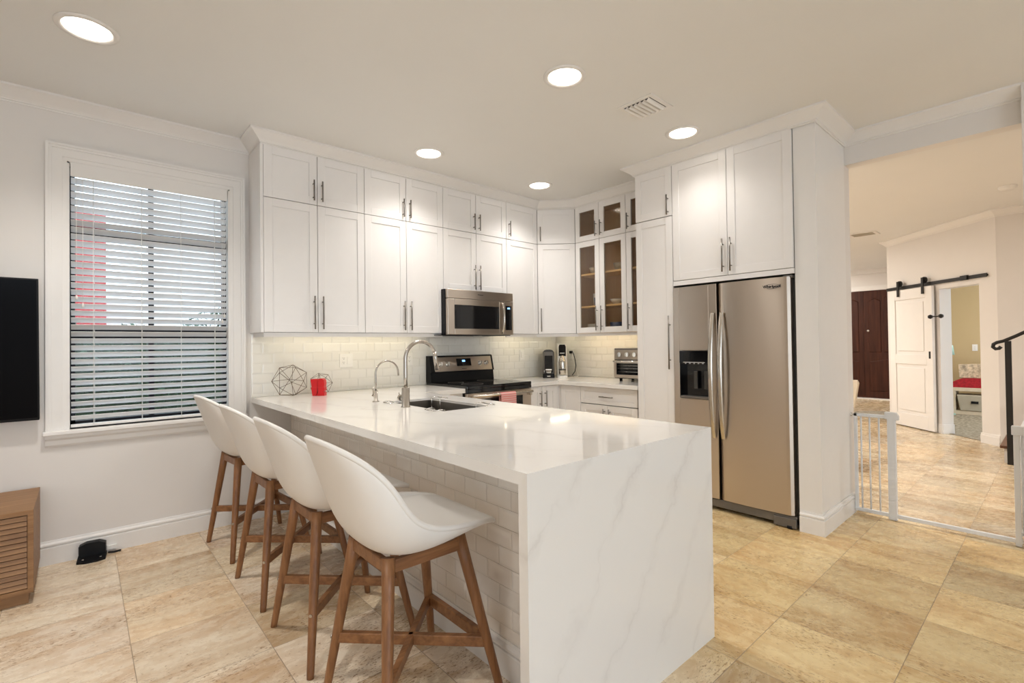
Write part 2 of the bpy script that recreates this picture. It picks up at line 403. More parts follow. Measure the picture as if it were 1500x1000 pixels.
# frieze board above the wall cabinets, up to the ceiling
def base_prof(t=0.016, h=0.14):
    t = t*1.15; return [(0, 0), (t, 0), (t, h*0.70), (t*0.92, h*0.73), (t*0.60, h*0.74), (t*0.60, h*0.77), (t*0.92, h*0.80), (t*0.92, h*0.86), (t*0.70, h*0.90), (t*0.40, h*0.93), (t*0.30, h), (0, h)]
struct('baseboard_front', molding(MB(), [(-4.44, -0.0005), (0.296, -0.0005)], base_prof()), 'trim')
struct('baseboard_pillar', molding(MB(), [(PILX-0.0005, PY0-0.004), (PILX-0.0005, PY1-0.0005), (BX1, PY1-0.0005)], base_prof()), 'trim')
struct('baseboard_left', molding(MB(), [(-4.449, -8.5), (-4.449, -0.02)], base_prof()), 'trim')

# window
wo = MB((-0.5645, 0, WZ0))
def frame_ring(mb, x0, x1, z0, z1, wd, y0, y1):
    mb.box(x0-wd, x0, y0, y1, z0, z1+wd); mb.box(x1, x1+wd, y0, y1, z0, z1+wd); mb.box(x0, x1, y0, y1, z1, z1+wd)
wo.add([], [])
win = bpy.data.objects.new('window_1', None); C.objects.link(win); win.location = (-0.5645, 0, WZ0); win['kind'] = 'structure'
O = (-0.5645, 0, WZ0)
m = MB(O)
for wd0, wd1, yy in ((0.0, 0.022, 0.014), (0.022, 0.070, 0.020), (0.070, 0.084, 0.028), (0.084, 0.098, 0.034)):
    a, b = WX0-0.0, WX1+0.0
    m.box(a-wd1, a-wd0, -yy, 0.001, WZ0, WZ1+wd0); m.box(b+wd0, b+wd1, -yy, 0.001, WZ0, WZ1+wd0)
    m.box(a-wd1, b+wd1, -yy, 0.001, WZ1+wd0, WZ1+wd1)
m.box(WX0-0.002, WX0+0.010, -0.01, 0.065, WZ0, WZ1); m.box(WX1-0.010, WX1+0.002, -0.01, 0.065, WZ0, WZ1); m.box(WX0, WX1, -0.01, 0.065, WZ1-0.010, WZ1+0.002)
m.build('window_casing', 'trim', win)
m = MB(O); m.box(WX0-0.112, WX1+0.105, -0.052, 0.065, WZ0-0.026, WZ0)
m.build('window_sill', 'trim', win, 0.006)
m = MB(O); m.prism([(0, -0.026), (-0.036, -0.026), (-0.034, -0.045), (-0.022, -0.058), (-0.020, -0.085), (-0.012, -0.098), (0, -0.1)],
        lambda a, b: (WX0-0.10, a, WZ0+b), lambda a, b: (WX1+0.10, a, WZ0+b)); m.build('window_apron', 'trim', win)
m = MB(O); FY0, FY1 = 0.07, 0.11
m.box(WX0, WX0+0.035, FY0, FY1, WZ0, WZ1).box(WX1-0.035, WX1, FY0, FY1, WZ0, WZ1).box(WX0, WX1, FY0, FY1, WZ0, WZ0+0.04).box(WX0, WX1, FY0, FY1, WZ1-0.04, WZ1)
m.box(WX0, WX1, FY0, FY1, 2.00, 2.075); m.box(WX0, WX1, FY0-0.01, FY1, 1.345, 1.42); m.box(-0.597, -0.567, FY0+0.005, FY1-0.005, WZ0, WZ1)
m.build('window_sash', 'bronze', win)
m = MB(O); m.box(WX0+0.03, WX1-0.03, 0.087, 0.093, WZ0+0.03, WZ1-0.03); m.build('window_pane', 'glass', win)

# venetian blind
O = (-0.5645, 0.02, WZ1)
bl = thing('venetian_blind', 'white horizontal slat blind covering the tall window on the left wall', 'blind', O)
bx0, bx1 = WX0+0.014, WX1-0.014
MB(O).box(bx0, bx1, -0.012, 0.004, WZ1-0.088, WZ1-0.010).box(bx0, bx1, 0.004, 0.05, WZ1-0.06, WZ1-0.010).build('valance', 'trim', bl, 0.002)
m = MB(O); SP = 0.0437; th = math.radians(35); W2 = 0.0248
nsl = 35
for i in range(nsl):
    z = WZ1-0.107-i*SP; yc = 0.030; cy, sz = W2*math.cos(th), W2*math.sin(th)
    prof = []
    for t in (-1, -0.5, 0, 0.5, 1): prof.append((yc+t*cy + (1-t*t)*0.0018*math.sin(th), z - t*sz + (1-t*t)*0.0018*math.cos(th)))
    back = [(p[0]+0.0025*math.sin(th), p[1]+0.0025*math.cos(th)) for p in reversed(prof)]
    m.prism(prof+back, lambda a, b: (bx0+0.002, a, b), lambda a, b: (bx1-0.002, a, b))
m.build('slats', 'slat', bl)
MB(O).box(bx0, bx1, 0.006, 0.054, WZ0+0.008, WZ0+0.024).build('bottom_rail', 'trim', bl, 0.003)
m = MB(O)
for x in (-0.885, -0.64, -0.42, -0.215):
    m.cyl((x, 0.005, WZ1-0.08), (x, 0.005, WZ0+0.02), 0.0016, n=6); m.cyl((x+0.006, 0.056, WZ1-0.08), (x+0.006, 0.056, WZ0+0.02), 0.0016, n=6)
m.build('ladder_cords', 'plate', bl)
for xs, zz in (((-0.965, -0.935), (1.63, 1.58)), ((-0.172, -0.160), (1.50, 1.54))):
    m = MB(O)
    for x, z in zip(xs, zz): m.cyl((x, -0.016, WZ1-0.09), (x, -0.016, z), 0.0013, n=6); m.lathe([(0.002, z), (0.006, z-0.012), (0.007, z-0.028), (0.001, z-0.03)], (x, -0.016, 0), 10)
    m.build('pull_cord', 'plate', bl)

# outside the window
struct('ground_patio', MB().box(-6, 9, 0.2, 14, -0.25, -0.13), 'earth')
h = thing('neighbouring_house', 'white stuccoed house with red painted bay seen through the blind', 'house', (-1.5, 7, -0.13))
O = (-1.5, 7, -0.13)
MB(O).box(-5, 0.2, 7.0, 9, -0.13, 2.15).box(0.2, 4.6, 8.2, 10, -0.13, 5.2).build('facade', 'stucco', h)
MB(O).box(-2.6, -0.62, 6.6, 7.1, -0.13, 3.55).build('red_bay', 'red_wall', h)
MB(O).box(-5, -2.6, 6.9, 9, 2.15, 2.3).build('roof_edge', 'stucco', h)
hd = thing('garden_hedge', 'dense green hedge outside, seen low through the blind', 'hedge', (0, 2.9, -0.13)); O = (0, 2.9, -0.13)
rg = random.Random(3); m = MB(O)
for i in range(7000):
    x = rg.uniform(-2.6, 2.2); z = rg.uniform(-0.1, 1.62+0.12*math.sin(x*3.1)+0.08*math.sin(x*9)); y = 2.75+rg.uniform(-0.22, 0.16)-0.12*math.sin(x*5+z*4)
    a = Vector((rg.uniform(-1, 1), rg.uniform(-1, 1), rg.uniform(-1, 1))).normalized()*rg.uniform(0.03, 0.055); b = a.orthogonal().normalized()*0.018
    c = Vector((x, y, z)); m.add([c-a, c+b, c+a, c-b], [(0, 1, 2, 3)])
m.build('leaves', 'leaf', hd, fix=False)
m = MB(O); m.box(-2.6, 2.2, 2.85, 3.1, -0.13, 1.5); m.build('inner_growth', 'leaf', hd)

# ------------------------------------------------------------------ recessed lights
def can(x, y, label, z=ZC, grp='recessed ceiling lights', lamp='lamp', k=1.0):
    t = thing('recessed_light', label, 'ceiling light', (x, y, z), 0, grp)
    m = MB(); m.lathe([(0.122, -0.001), (0.121, -0.006), (0.100, -0.010), (0.094, -0.004), (0.090, -0.001)], n=40); m.build('trim_ring', 'trim', t)
    m = MB(); n = 40; m.add([(0.0915*math.cos(2*PI*k/n), 0.0915*math.sin(2*PI*k/n), -0.0045) for k in range(n)], [tuple(range(n))[::-1]]); m.build('lens', lamp, t, fix=False)
    l = bpy.data.lights.new('lamp_beam', 'SPOT'); l.energy = SPOT*(2.3 if lamp == 'hall_fill' else 1.0)*k; l.spot_size = math.radians(135); l.spot_blend = 1.0; l.shadow_soft_size = 0.08
    l.color = (1.0, 0.97, 0.93) if lamp == 'hall_fill' else (1.0, 0.965, 0.92)
    o = bpy.data.objects.new('lamp_beam', l); C.objects.link(o); o.parent = t; o.location = (0, 0, -0.02)
    return t
can(-0.92, -0.997, 'lit round ceiling light at the far left, in front of the window wall', k=2.0)
can(1.143, -2.194, 'lit round ceiling light directly above the peninsula, left of the air vent', k=1.6)
can(2.364, -2.246, 'lit round ceiling light in front of the refrigerator cabinets, below the air vent', k=0.5)
can(1.141, -0.734, 'small lit round ceiling light in front of the tall white wall cabinets')
can(2.385, -0.735, 'small lit round ceiling light nearest the corner cabinet')
can(-1.6, -3.3, 'added unseen ceiling light over the living area, left of the viewpoint', k=1.7)  # this and the next three are unseen lamps added as fill
can(1.15, -6.4, 'added unseen ceiling light over the open floor, behind the viewpoint')
can(-2.7, -1.3, 'added unseen ceiling light over the left living area')
can(-0.92, -6.6, 'added unseen ceiling light near the patio opening')
for x, y, lb in ((4.4, -1.7, 'added hidden hall light just behind the kitchen wall'), (5.6, -1.0, 'added hidden hall light near the kitchen wall'), (8.0, -0.9, 'added hidden hall light in the middle of the hall'), (10.9, -0.45, 'added hidden hall light near the dark front door'), (5.2, -5.0, 'added hidden hall light by the stairs')):  # unseen lamps added to brighten the hall
    can(x, y, lb, lamp='hall_fill', grp='added hall fill lights', k=1.0)

v = thing('air_vent', 'square white ceiling air vent with curved louvres', 'vent', (1.815, -2.287, ZC))
m = MB(); m.box(-0.128, -0.098, -0.128, 0.128, -0.006, 0).box(0.098, 0.128, -0.128, 0.128, -0.006, 0).box(-0.098, 0.098, -0.128, -0.098, -0.006, 0).box(-0.098, 0.098, 0.098, 0.128, -0.006, 0)
m.build('vent_frame', 'trim', v, 0.002)
MB().box(-0.098, 0.098, -0.098, 0.098, -0.001, 0).build('duct', 'dark_grey', v)
for i in range(6):
    y = -0.082+i*0.032
    MB().add([(-0.096, y-0.007, -0.002), (0.096, y-0.007, -0.002), (0.096, y, -0.010), (-0.096, y, -0.010), (0.096, y+0.011, -0.018), (-0.096, y+0.011, -0.018),
              (-0.096, y-0.007, -0.0035), (0.096, y-0.007, -0.0035), (0.096, y, -0.0115), (-0.096, y, -0.0115), (0.096, y+0.011, -0.0195), (-0.096, y+0.011, -0.0195)],
             [(0, 1, 2, 3), (3, 2, 4, 5), (6, 9, 8, 7), (9, 11, 10, 8), (5, 4, 10, 11), (0, 6, 7, 1)]).build('louvre', 'trim', v)

# ------------------------------------------------------------------ cabinets
def bar_handle(parent, x, zc, L, vert=True, y=-0.02, off=0.030, r=0.0058):
    m = MB()
    a = L/2
    if vert:
        m.cyl((x, y-off, zc-a), (x, y-off, zc+a), r, n=12)
        for s in (-1, 1): m.cyl((x, y, zc+s*a*0.66), (x, y-off, zc+s*a*0.66), r*0.72, n=10)
    else:
        m.cyl((x-a, y-off, zc), (x+a, y-off, zc), r, n=12)
        for s in (-1, 1): m.cyl((x+s*a*0.66, y, zc), (x+s*a*0.66, y-off, zc), r*0.72, n=10)
    return m.build('handle', 'handle', parent)
def door(parent, x0, x1, z0, z1, handle=None, kind='door', pane=False, rail=0.058, y=0.0, hl=None):
    g = 0.0021; x0 += g; x1 -= g; z0 += g; z1 -= g; t = 0.02; rc = 0.007
    r = min(rail, (z1-z0)*0.3)
    m = MB(); a, b, c, d = x0+r, x1-r, z0+r, z1-r
    m.box(x0, a, y-t, y, z0, z1).box(b, x1, y-t, y, z0, z1).box(a, b, y-t, y, z0, c).box(a, b, y-t, y, d, z1)
    if not pane: m.box(a-0.001, b+0.001, y-t+rc, y-0.002, c-0.001, d+0.001)
    o = m.build(kind, 'cab', parent, 0.0012, 1)
    if pane: MB().box(a-0.001, b+0.001, y-0.013, y-0.009, c-0.001, d+0.001).build('glass_pane', 'cab_glass', o)
    if handle:
        hx, hz, L = handle[:3]; bar_handle(o, hx, hz, L, handle[3] if len(handle) > 3 else True, y-t)
    return o
def cabinet(label, loc, rz, w, h, d, doors, cat='cabinet', group=None, open_front=False, kick=0.0, name='wall_cabinet', side=None, fill=()):
    t = thing(name, label, cat, loc, rz, group); e = 0.016
    z0 = kick
    if open_front:
        m = MB(); m.box(0, e, 0, d, 0, h).box(w-e, w, 0, d, 0, h).box(e, w-e, 0, d, 0, e).box(e, w-e, 0, d, h-e, h).box(e, w-e, d-e, d, e, h-e)
        m.build('carcass', 'birch', t)
    else:
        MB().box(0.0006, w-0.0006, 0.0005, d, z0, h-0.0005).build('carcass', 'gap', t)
        if side: MB().box(-0.0195, 0.0, -0.018, d, z0, h).build('end_panel', 'cab', t)
        for f0, f1, f2, f3 in fill: MB().box(f0, f1, -0.018, 0.0, f2, f3).build('filler_strip', 'cab', t)
        if kick: MB().box(0.0006, w-0.0006, 0.06, d, 0.0, z0-0.0005).build('toe_kick', 'cab', t)
    for dd in doors: door(t, **dd)
    return t
UD = D-0.02-0.002                       # carcass depth of wall A cabinets
ub = (0.030, 0.411, 0.790, 1.171, 1.550, 1.931, 2.320, 2.7624)
yA = -(D-0.02)
names_top = ['white top cabinet at the left end, directly over the first tall cabinet', 'white top cabinet over the second tall cabinet, under a hot spot of lamp light',
             'short white top cabinet highest above the microwave', 'narrow single-door white top cabinet just left of the corner']
pairs = [(0, 1, 2), (2, 3, 4), (4, 5, 6)]
GT, GL = 'small top cabinets along the ceiling', 'tall wall cabinets'
for i, (a, b, c) in enumerate(pairs):
    x0, w = ub[a], ub[c]-ub[a]; mid = ub[b]-x0; h = ZT-ZS
    cabinet(names_top[i], (x0, yA, ZS), 0, w, h, UD, [dict(x0=0, x1=mid, z0=0, z1=h, handle=(mid-0.032, 0.105, 0.155)), dict(x0=mid, x1=w, z0=0, z1=h, handle=(mid+0.032, 0.105, 0.155))], group=GT, side=(i == 0))
labs = ['tall white double-door wall cabinet at the left end beside the window', 'tall white double-door wall cabinet left of the microwave']
for i, (a, b, c) in enumerate(pairs[:2]):
    x0, w = ub[a], ub[c]-ub[a]; mid = ub[b]-x0; h = ZS-ZB
    cabinet(labs[i], (x0, yA, ZB), 0, w, h, UD, [dict(x0=0, x1=mid, z0=0, z1=h, handle=(mid-0.032, 0.15, 0.25)), dict(x0=mid, x1=w, z0=0, z1=h, handle=(mid+0.032, 0.15, 0.25))], group=GL, side=(i == 0))
x0, w = ub[4], ub[6]-ub[4]; mid = ub[5]-x0; h = ZS-1.803
cabinet('white double-door wall cabinet sitting directly on top of the microwave', (x0, yA, 1.803), 0, w, h, UD, [dict(x0=0, x1=mid, z0=0, z1=h, handle=(mid-0.030, 0.135, 0.235)), dict(x0=mid, x1=w, z0=0, z1=h, handle=(mid+0.030, 0.135, 0.235))])
x0, w = ub[6], ub[7]-ub[6]
cabinet(names_top[3], (x0, yA, ZS), 0, w, ZT-ZS, UD, [dict(x0=0, x1=w, z0=0, z1=ZT-ZS, handle=(0.035, 0.105, 0.155))], group=GT)
cabinet('single-door white wall cabinet right of the microwave', (x0, yA, ZB), 0, w, ZS-ZB, UD, [dict(x0=0, x1=w, z0=0, z1=ZS-ZB, handle=(0.035, 0.15, 0.25))], group=GL)
# diagonal corner cabinets
cx0, cy0, cx1, cy1 = 2.7624, -D, 3.05, -0.5988
dl = math.hypot(cx1-cx0, cy1-cy0); ca = math.atan2(cy1-cy0, cx1-cx0); nx, ny = math.sin(ca), -math.cos(ca)   # (nx,ny) points out to the room
def corner_cab(label, z0, z1, handle, group):
    lx, ly = cx0-nx*0.02, cy0-ny*0.02
    t = thing('corner_cabinet', label, 'cabinet', (lx, ly, z0), ca, group)
    poly = [(cx0-nx*0.0205, cy0-ny*0.0205), (cx1-nx*0.0205, cy1-ny*0.0205), (WBX-0.003, cy1), (WBX-0.003, -0.003), (cx0+0.001, -0.003)]
    R = Matrix.Rotation(-ca, 3, 'Z')
    loc = [R @ Vector((p[0]-lx, p[1]-ly, 0)) for p in poly]
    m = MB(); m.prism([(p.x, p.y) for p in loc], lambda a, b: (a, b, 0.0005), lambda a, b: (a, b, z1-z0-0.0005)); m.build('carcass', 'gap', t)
    door(t, 0, dl, 0, z1-z0, handle)
corner_cab('diagonal white corner top cabinet with one handle', ZS, ZT, (0.035, 0.105, 0.155), GT)
corner_cab('tall diagonal white corner wall cabinet above the coffee machine', ZB, ZS, (0.035, 0.15, 0.25), GL)
# glass fronted cabinets on the right wall
gy = (-0.5988, -0.921, -1.2497, -1.578); GX = 3.07; gd = WBX-GX-0.002
def gcab(label, a, b, c, z0, z1, L, grp, tall):
    y0 = gy[a]; w = gy[a]-gy[c]; h = z1-z0; hz = 0.15 if tall else 0.105
    if b is None: ds = [dict(x0=0, x1=w, z0=0, z1=h, handle=(0.032, hz, L), pane=True)]
    else:
        mid = gy[a]-gy[b]; ds = [dict(x0=0, x1=mid, z0=0, z1=h, handle=(mid-0.032, hz, L), pane=True), dict(x0=mid, x1=w, z0=0, z1=h, handle=(mid+0.032, hz, L), pane=True)]
    t = cabinet(label, (GX, y0, z0), -PI/2, w, h, gd, ds, open_front=True, group=grp, name='glass_cabinet')
    if tall:
        for sz in (1.668, 2.010): MB().box(0.017, w-0.017, 0.004, gd-0.017, sz-z0, sz-z0+0.018).build('shelf', 'birch_edge', t)
    return t
gcab('small glass-fronted top cabinet with two brown panes', 0, 1, 2, ZS, ZT, 0.155, GT, False)
gcab('small single glass-fronted top cabinet beside the pantry', 2, None, 3, ZS, ZT, 0.155, GT, False)
gcab('tall double glass-fronted cabinet showing bowls on wooden shelves', 0, 1, 2, ZB, ZS, 0.25, GL, True)
gcab('tall single glass-fronted cabinet half hidden by the pantry', 2, None, 3, ZB, ZS, 0.25, GL, True)
# light rail under the wall cabinets
m = molding(MB(), [(0.034, -0.004), (0.034, -D+0.024), (1.548, -D+0.024)], [(-0.014, ZB-0.0005), (0, ZB-0.0005), (0, ZB-0.032), (-0.014, ZB-0.032)])
molding(m, [(2.322, -D+0.024), (2.76, -D+0.024), (3.075, -0.60), (3.075, -1.575)], [(-0.014, ZB-0.0005), (0, ZB-0.0005), (0, ZB-0.032), (-0.014, ZB-0.032)])
struct('trim_4', m, 'cab')
m = MB((0.8, -0.2, ZB-0.012)).box(0.15, 1.45, -0.215, -0.195, ZB-0.014, ZB-0.002); tag(m.build('light_strip', 'led', None), 'warm under-cabinet light strip left of the microwave', 'light strip', 'under-cabinet strips')
m = MB((2.5, -0.2, ZB-0.012)).box(2.36, 2.88, -0.215, -0.195, ZB-0.014, ZB-0.002); tag(m.build('light_strip', 'led', None), 'short warm under-cabinet light strip right of the microwave', 'light strip', 'under-cabinet strips')
m = MB((3.15, -0.25, ZB-0.012)).box(3.00, 3.30, -0.26, -0.24, ZB-0.014, ZB-0.002); tag(m.build('light_strip', 'led', None), 'warm under-cabinet light strip in the corner above the coffee machine', 'light strip', 'under-cabinet strips')
m = MB((3.18, -1.1, ZB-0.012)).box(3.16, 3.18, -1.5, -0.50, ZB-0.014, ZB-0.002); tag(m.build('light_strip', 'led', None), 'warm under-cabinet light strip below the glass cabinets', 'light strip', 'under-cabinet strips')

# pantry and refrigerator surround (front plane x = 2.70)
FX = 2.72
t = cabinet('small white cabinet door above the tall pantry', (FX, -1.600, 2.336), -PI/2, 0.352, ZT-2.336, WBX-FX-0.003, [dict(x0=0, x1=0.352, z0=0, z1=ZT-2.336, handle=(0.352-0.032, 0.09, 0.165))], group=GT)
t = cabinet('tall white pantry cabinet between the counter and the refrigerator', (FX, -1.600, 0), -PI/2, 0.352, 2.334, WBX-FX-0.003, [dict(x0=0, x1=0.352, z0=0.102, z1=2.334, handle=(0.352-0.030, 1.29, 0.44))], kick=0.10, name='pantry_cabinet')
t = cabinet('large white double-door cabinet above the refrigerator', (FX, -1.954, 1.752), -PI/2, 0.904, ZT-1.752, WBX-FX-0.003, [dict(x0=0, x1=0.452, z0=0.038, z1=ZT-1.752, handle=(0.452-0.030, 0.19, 0.25)), dict(x0=0.452, x1=0.904, z0=0.038, z1=ZT-1.752, handle=(0.452+0.030, 0.19, 0.25))], name='wall_cabinet', fill=[(0, 0.904, 0.0, 0.036)])

# base cabinets
BZ = 0.914-TH
cabinet('white base cabinet run between the peninsula and the range', (PX1, -0.60, 0), 0, 0.402, BZ-0.001, 0.597, [dict(x0=0.02, x1=0.40, z0=0.11, z1=BZ-0.004, handle=(0.36, 0.72, 0.155))], kick=0.10, name='base_cabinet')
cabinet('white double-door base cabinet right of the range', (2.303, -0.61, 0), 0, 0.447, BZ-0.001, 0.605, [dict(x0=0, x1=0.185, z0=0.11, z1=BZ-0.004, handle=(0.150, 0.75, 0.155)), dict(x0=0.185, x1=0.40, z0=0.11, z1=BZ-0.004, handle=(0.220, 0.75, 0.155))], kick=0.10, name='base_cabinet', fill=[(0.402, 0.426, 0.1, BZ-0.004)])
t = cabinet('white corner base panel beside the wide drawer', (2.75, -0.61, 0), -PI/2, 0.306, BZ-0.001, WBX-2.753, [dict(x0=0.045, x1=0.306, z0=0.11, z1=BZ-0.004)], kick=0.10, name='base_cabinet', fill=[(0.0, 0.043, 0.1, BZ-0.004)])
t = cabinet('white base cabinet with a wide top drawer, under the toaster oven', (2.75, -0.917, 0), -PI/2, 0.680, BZ-0.001, WBX-2.753, [dict(x0=0, x1=0.658, z0=0.712, z1=BZ-0.004, handle=(0.329, 0.788, 0.155, False), kind='drawer', rail=0.04), dict(x0=0, x1=0.329, z0=0.11, z1=0.708, handle=(0.297, 0.60, 0.155)), dict(x0=0.329, x1=0.658, z0=0.11, z1=0.708, handle=(0.361, 0.60, 0.155))], kick=0.10, name='base_cabinet')

# peninsula
O = (0.60, -1.5, 0)
pn = thing('peninsula_cabinet', 'kitchen peninsula base clad in beige subway tile beside the bar stools', 'peninsula', O)
MB(O).box(0.31, 1.10, -3.0, -0.003, 0.0, 0.64).box(0.31, 0.59, -3.0, -0.003, 0.64, BZ-0.0015).box(0.95, 1.10, -3.0, -0.003, 0.64, BZ-0.0015).box(0.59, 0.95, -3.0, -1.76, 0.64, BZ-0.0015).box(0.59, 0.95, -1.02, -0.003, 0.64, BZ-0.0015).build('cabinet_body', 'cab', pn)
def tiles(mb, org, u, vv, n, U, V, tw=0.1525, thh=0.0765, gap=0.0015, dep=0.0045, bev=0.010, off0=0.0):
    org, u, vv, n = map(Vector, (org, u, vv, n)); rows = math.ceil(V/thh)
    for j in range(rows):
        z1 = V-j*thh; z0 = max(0, z1-thh)
        x = -tw + off0 + (tw/2 if j % 2 else 0)
        while x < U:
            a, b = max(0, x)+gap/2, min(U, x+tw)-gap/2
            c, d = z0+gap/2, z1-gap/2
            if b-a > 0.012 and d-c > 0.006:
                q = min(bev, (b-a)/3, (d-c)/3); P = lambda s, t, h: org+u*s+vv*t+n*h
                mb.add([P(a,c,0),P(b,c,0),P(b,d,0),P(a,d,0),P(a,c,.003),P(b,c,.003),P(b,d,.003),P(a,d,.003),P(a+q,c+q,dep),P(b-q,c+q,dep),P(b-q,d-q,dep),P(a+q,d-q,dep)],
                    [(0,1,5,4),(1,2,6,5),(2,3,7,6),(3,0,4,7),(4,5,9,8),(5,6,10,9),(6,7,11,10),(7,4,8,11),(8,9,10,11)])
            x += tw
m = MB(O); tiles(m, (0.3035, -2.998, 0.135), (0, 1, 0), (0, 0, 1), (-1, 0, 0), 2.994, BZ-0.002-0.135, off0=0.05)
m.build('tile_cladding', 'tile_beige', pn)
MB(O).box(0.3035, 0.3095, -2.998, -0.003, 0.0, BZ-0.002).build('grout_bed', 'grout', pn)
m = molding(MB(O), [(0.3035, -0.02), (0.3035, -2.999)], base_prof(0.020, 0.135)); m.build('baseboard', 'trim', pn)

# worktops
O = (0.6, -1.5, 0.9)
SX0, SX1, SY0, SY1 = 0.605, 0.936, -1.728, -1.045
ct = thing('peninsula_worktop', 'glossy white quartz peninsula top with waterfall end and grey veins', 'countertop', O)
m = MB(O); z0, z1 = BZ, 0.914
xs = [PX0, SX0, SX1, PX1]; ys = [PY, SY0, SY1, -0.655, -0.001]
def slab(mb, cells, z0, z1):
    vid = {}; vs = []; fs = []
    def vt(x, y, z):
        k = (round(x, 5), round(y, 5), round(z, 5))
        if k not in vid: vid[k] = len(vs); vs.append(k)
        return vid[k]
    from collections import Counter
    edges = {}
    for (a, b, c, d) in cells:
        fs.append((vt(a,c,z1), vt(b,c,z1), vt(b,d,z1), vt(a,d,z1))); fs.append((vt(a,d,z0), vt(b,d,z0), vt(b,c,z0), vt(a,c,z0)))
        for p, q in (((a,c),(b,c)), ((b,c),(b,d)), ((b,d),(a,d)), ((a,d),(a,c))):
            if (q, p) in edges: del edges[(q, p)]
            else: edges[(p, q)] = 1
    for p, q in edges: fs.append((vt(*p,z0), vt(*q,z0), vt(*q,z1), vt(*p,z1)))
    mb.add(vs, fs)
cells = []
for i in range(3):
    for j in range(4):
        if i == 1 and j == 1: continue
        cells.append((xs[i], xs[i+1], ys[j], ys[j+1]))
cells.append((PX1, 1.532, -0.655, -0.001))
slab(m, cells, z0, z1); m.build('worktop_slab', 'quartz', ct)
MB(O).box(PX0, PX1, PY, PY+TH, 0.0, z0).build('waterfall_panel', 'quartz', ct)
m = MB((2.9, -0.6, 0.9)); slab(m, [(2.303, 2.69, -0.655, -0.001), (2.69, 3.359, -0.655, -0.001), (2.69, 3.359, -1.597, -0.655)], z0, z1)
tag(m.build('corner_worktop', 'quartz', None, 0.0015, 1), 'pale L-shaped quartz counter in the corner under the coffee machine', 'countertop')

# backsplash
m = MB((1.5, 0, 1.1))
tiles(m, (0.019, -0.003, 0.9145), (1, 0, 0), (0, 0, 1), (0, -1, 0), 1.53, ZB-0.9150)
tiles(m, (1.552, -0.003, 0.9145), (1, 0, 0), (0, 0, 1), (0, -1, 0), 0.765, 0.455, off0=0.03)
tiles(m, (2.32, -0.003, 0.9145), (1, 0, 0), (0, 0, 1), (0, -1, 0), 1.033, ZB-0.9150, off0=0.05)
tiles(m, (WBX-0.003, -0.012, 0.9145), (0, -1, 0), (0, 0, 1), (-1, 0, 0), 1.582, ZB-0.9150)
bs = thing('tile_backsplash', 'glossy off-white subway tile wall between the counters and the wall cabinets', 'backsplash', (1.5, 0, 1.1))
m.build('tile_field', 'tile', bs)
MB((1.5, 0, 1.1)).box(0.019, 3.3575, -0.003, -0.0005, 0.9145, ZB-0.001).box(WBX-0.003, WBX-0.0005, -1.594, -0.003, 0.9145, ZB-0.001).build('grout_bed', 'grout_w', bs)

def outlet(label, loc, rz, duplex=True, switch=False, gang=1):
    t = thing('wall_outlet' if duplex else 'wall_switch', label, 'outlet' if duplex else 'switch', loc, rz, 'wall outlets and switches')
    w = 0.036+0.023*(gang-1)
    MB().box(-w, w, -0.005, 0, -0.058, 0.058).build('cover_plate', 'plate', t, 0.002)
    xs = [0] if gang == 1 else [-0.023, 0.023]
    if duplex:
        m = MB(); x = xs[0]; m.box(x-0.0165, x+0.0165, -0.0075, -0.005, -0.034, 0.034); m.build('receptacle', 'plate', t, 0.001)
        m = MB()
        for z in (-0.018, 0.018):
            m.box(x-0.0075, x-0.0055, -0.0082, -0.007, z, z+0.008).box(x+0.0055, x+0.0075, -0.0082, -0.007, z, z+0.008).cyl((x, -0.007, z-0.007), (x, -0.0082, z-0.007), 0.0028, n=10)
        m.build('slots', 'ink', t)
    if switch:
        x = xs[-1]; MB().box(x-0.0165, x+0.0165, -0.009, -0.005, -0.033, 0.033).build('rocker', 'plate', t, 0.0015)
outlet('double-gang white outlet and switch on the backsplash left of the faucets', (0.752, -0.0105, 1.170), 0, True, True, 2)
outlet('single white outlet on the backsplash just behind the tall faucet', (1.355, -0.0105, 1.165), 0)
outlet('single white rocker switch on the backsplash right of the range', (2.79, -0.0105, 1.172), 0, False, True)
outlet('single white outlet beside the soda maker with a black plug in it', (WBX-0.0105, -0.262, 1.17), -PI/2)

# ------------------------------------------------------------------ refrigerator
O = (2.70, -2.391, 0)
fr = thing('refrigerator', 'large stainless steel side-by-side refrigerator with ice dispenser', 'refrigerator', O)
yl, ym0, ym1, yr = -1.960, -2.322, -2.333, -2.836
MB(O).box(2.752, 3.34, -2.850, -1.958, 0.02, 1.722).build('case', 'dark_grey', fr, 0.004)
FD = 2.679
def fdoor(y0, y1, cut=None):
    m = MB(O); zb, zt = 0.095, 1.733
    n = 26
    def xf(t):   # bowed front with rounded edges
        return FD + 0.010*(2*t-1)**2 + 0.014*abs(2*t-1)**22
    if not cut:
        prof = [(y0+(y1-y0)*i/n, xf(i/n)) for i in range(n+1)]
        pl = [(x, y) for y, x in prof]+[(2.748, y1), (2.748, y0)]
        m.prism(pl, lambda a, b: (a, b, zb), lambda a, b: (a, b, zt))
    else:
        ya, yb, za, zz = cut; x = FD+0.004
        m.box(x, 2.748, y0, ya, zb, zt).box(x, 2.748, yb, y1, zb, zt).box(x, 2.748, ya, yb, zb, za).box(x, 2.748, ya, yb, zz, zt)
        m.box(2.738, 2.748, ya, yb, za, zz)
    return m
fd1 = fdoor(yl, ym0, (-2.010, -2.258, 0.842, 1.222)).build('freezer_door', 'steel', fr, 0.003)
fd2 = fdoor(ym1, yr).build('fridge_door', 'steel', fr, 0.002)
m = MB(O); ya, yb, za, zz = -2.012, -2.256, 0.844, 1.220
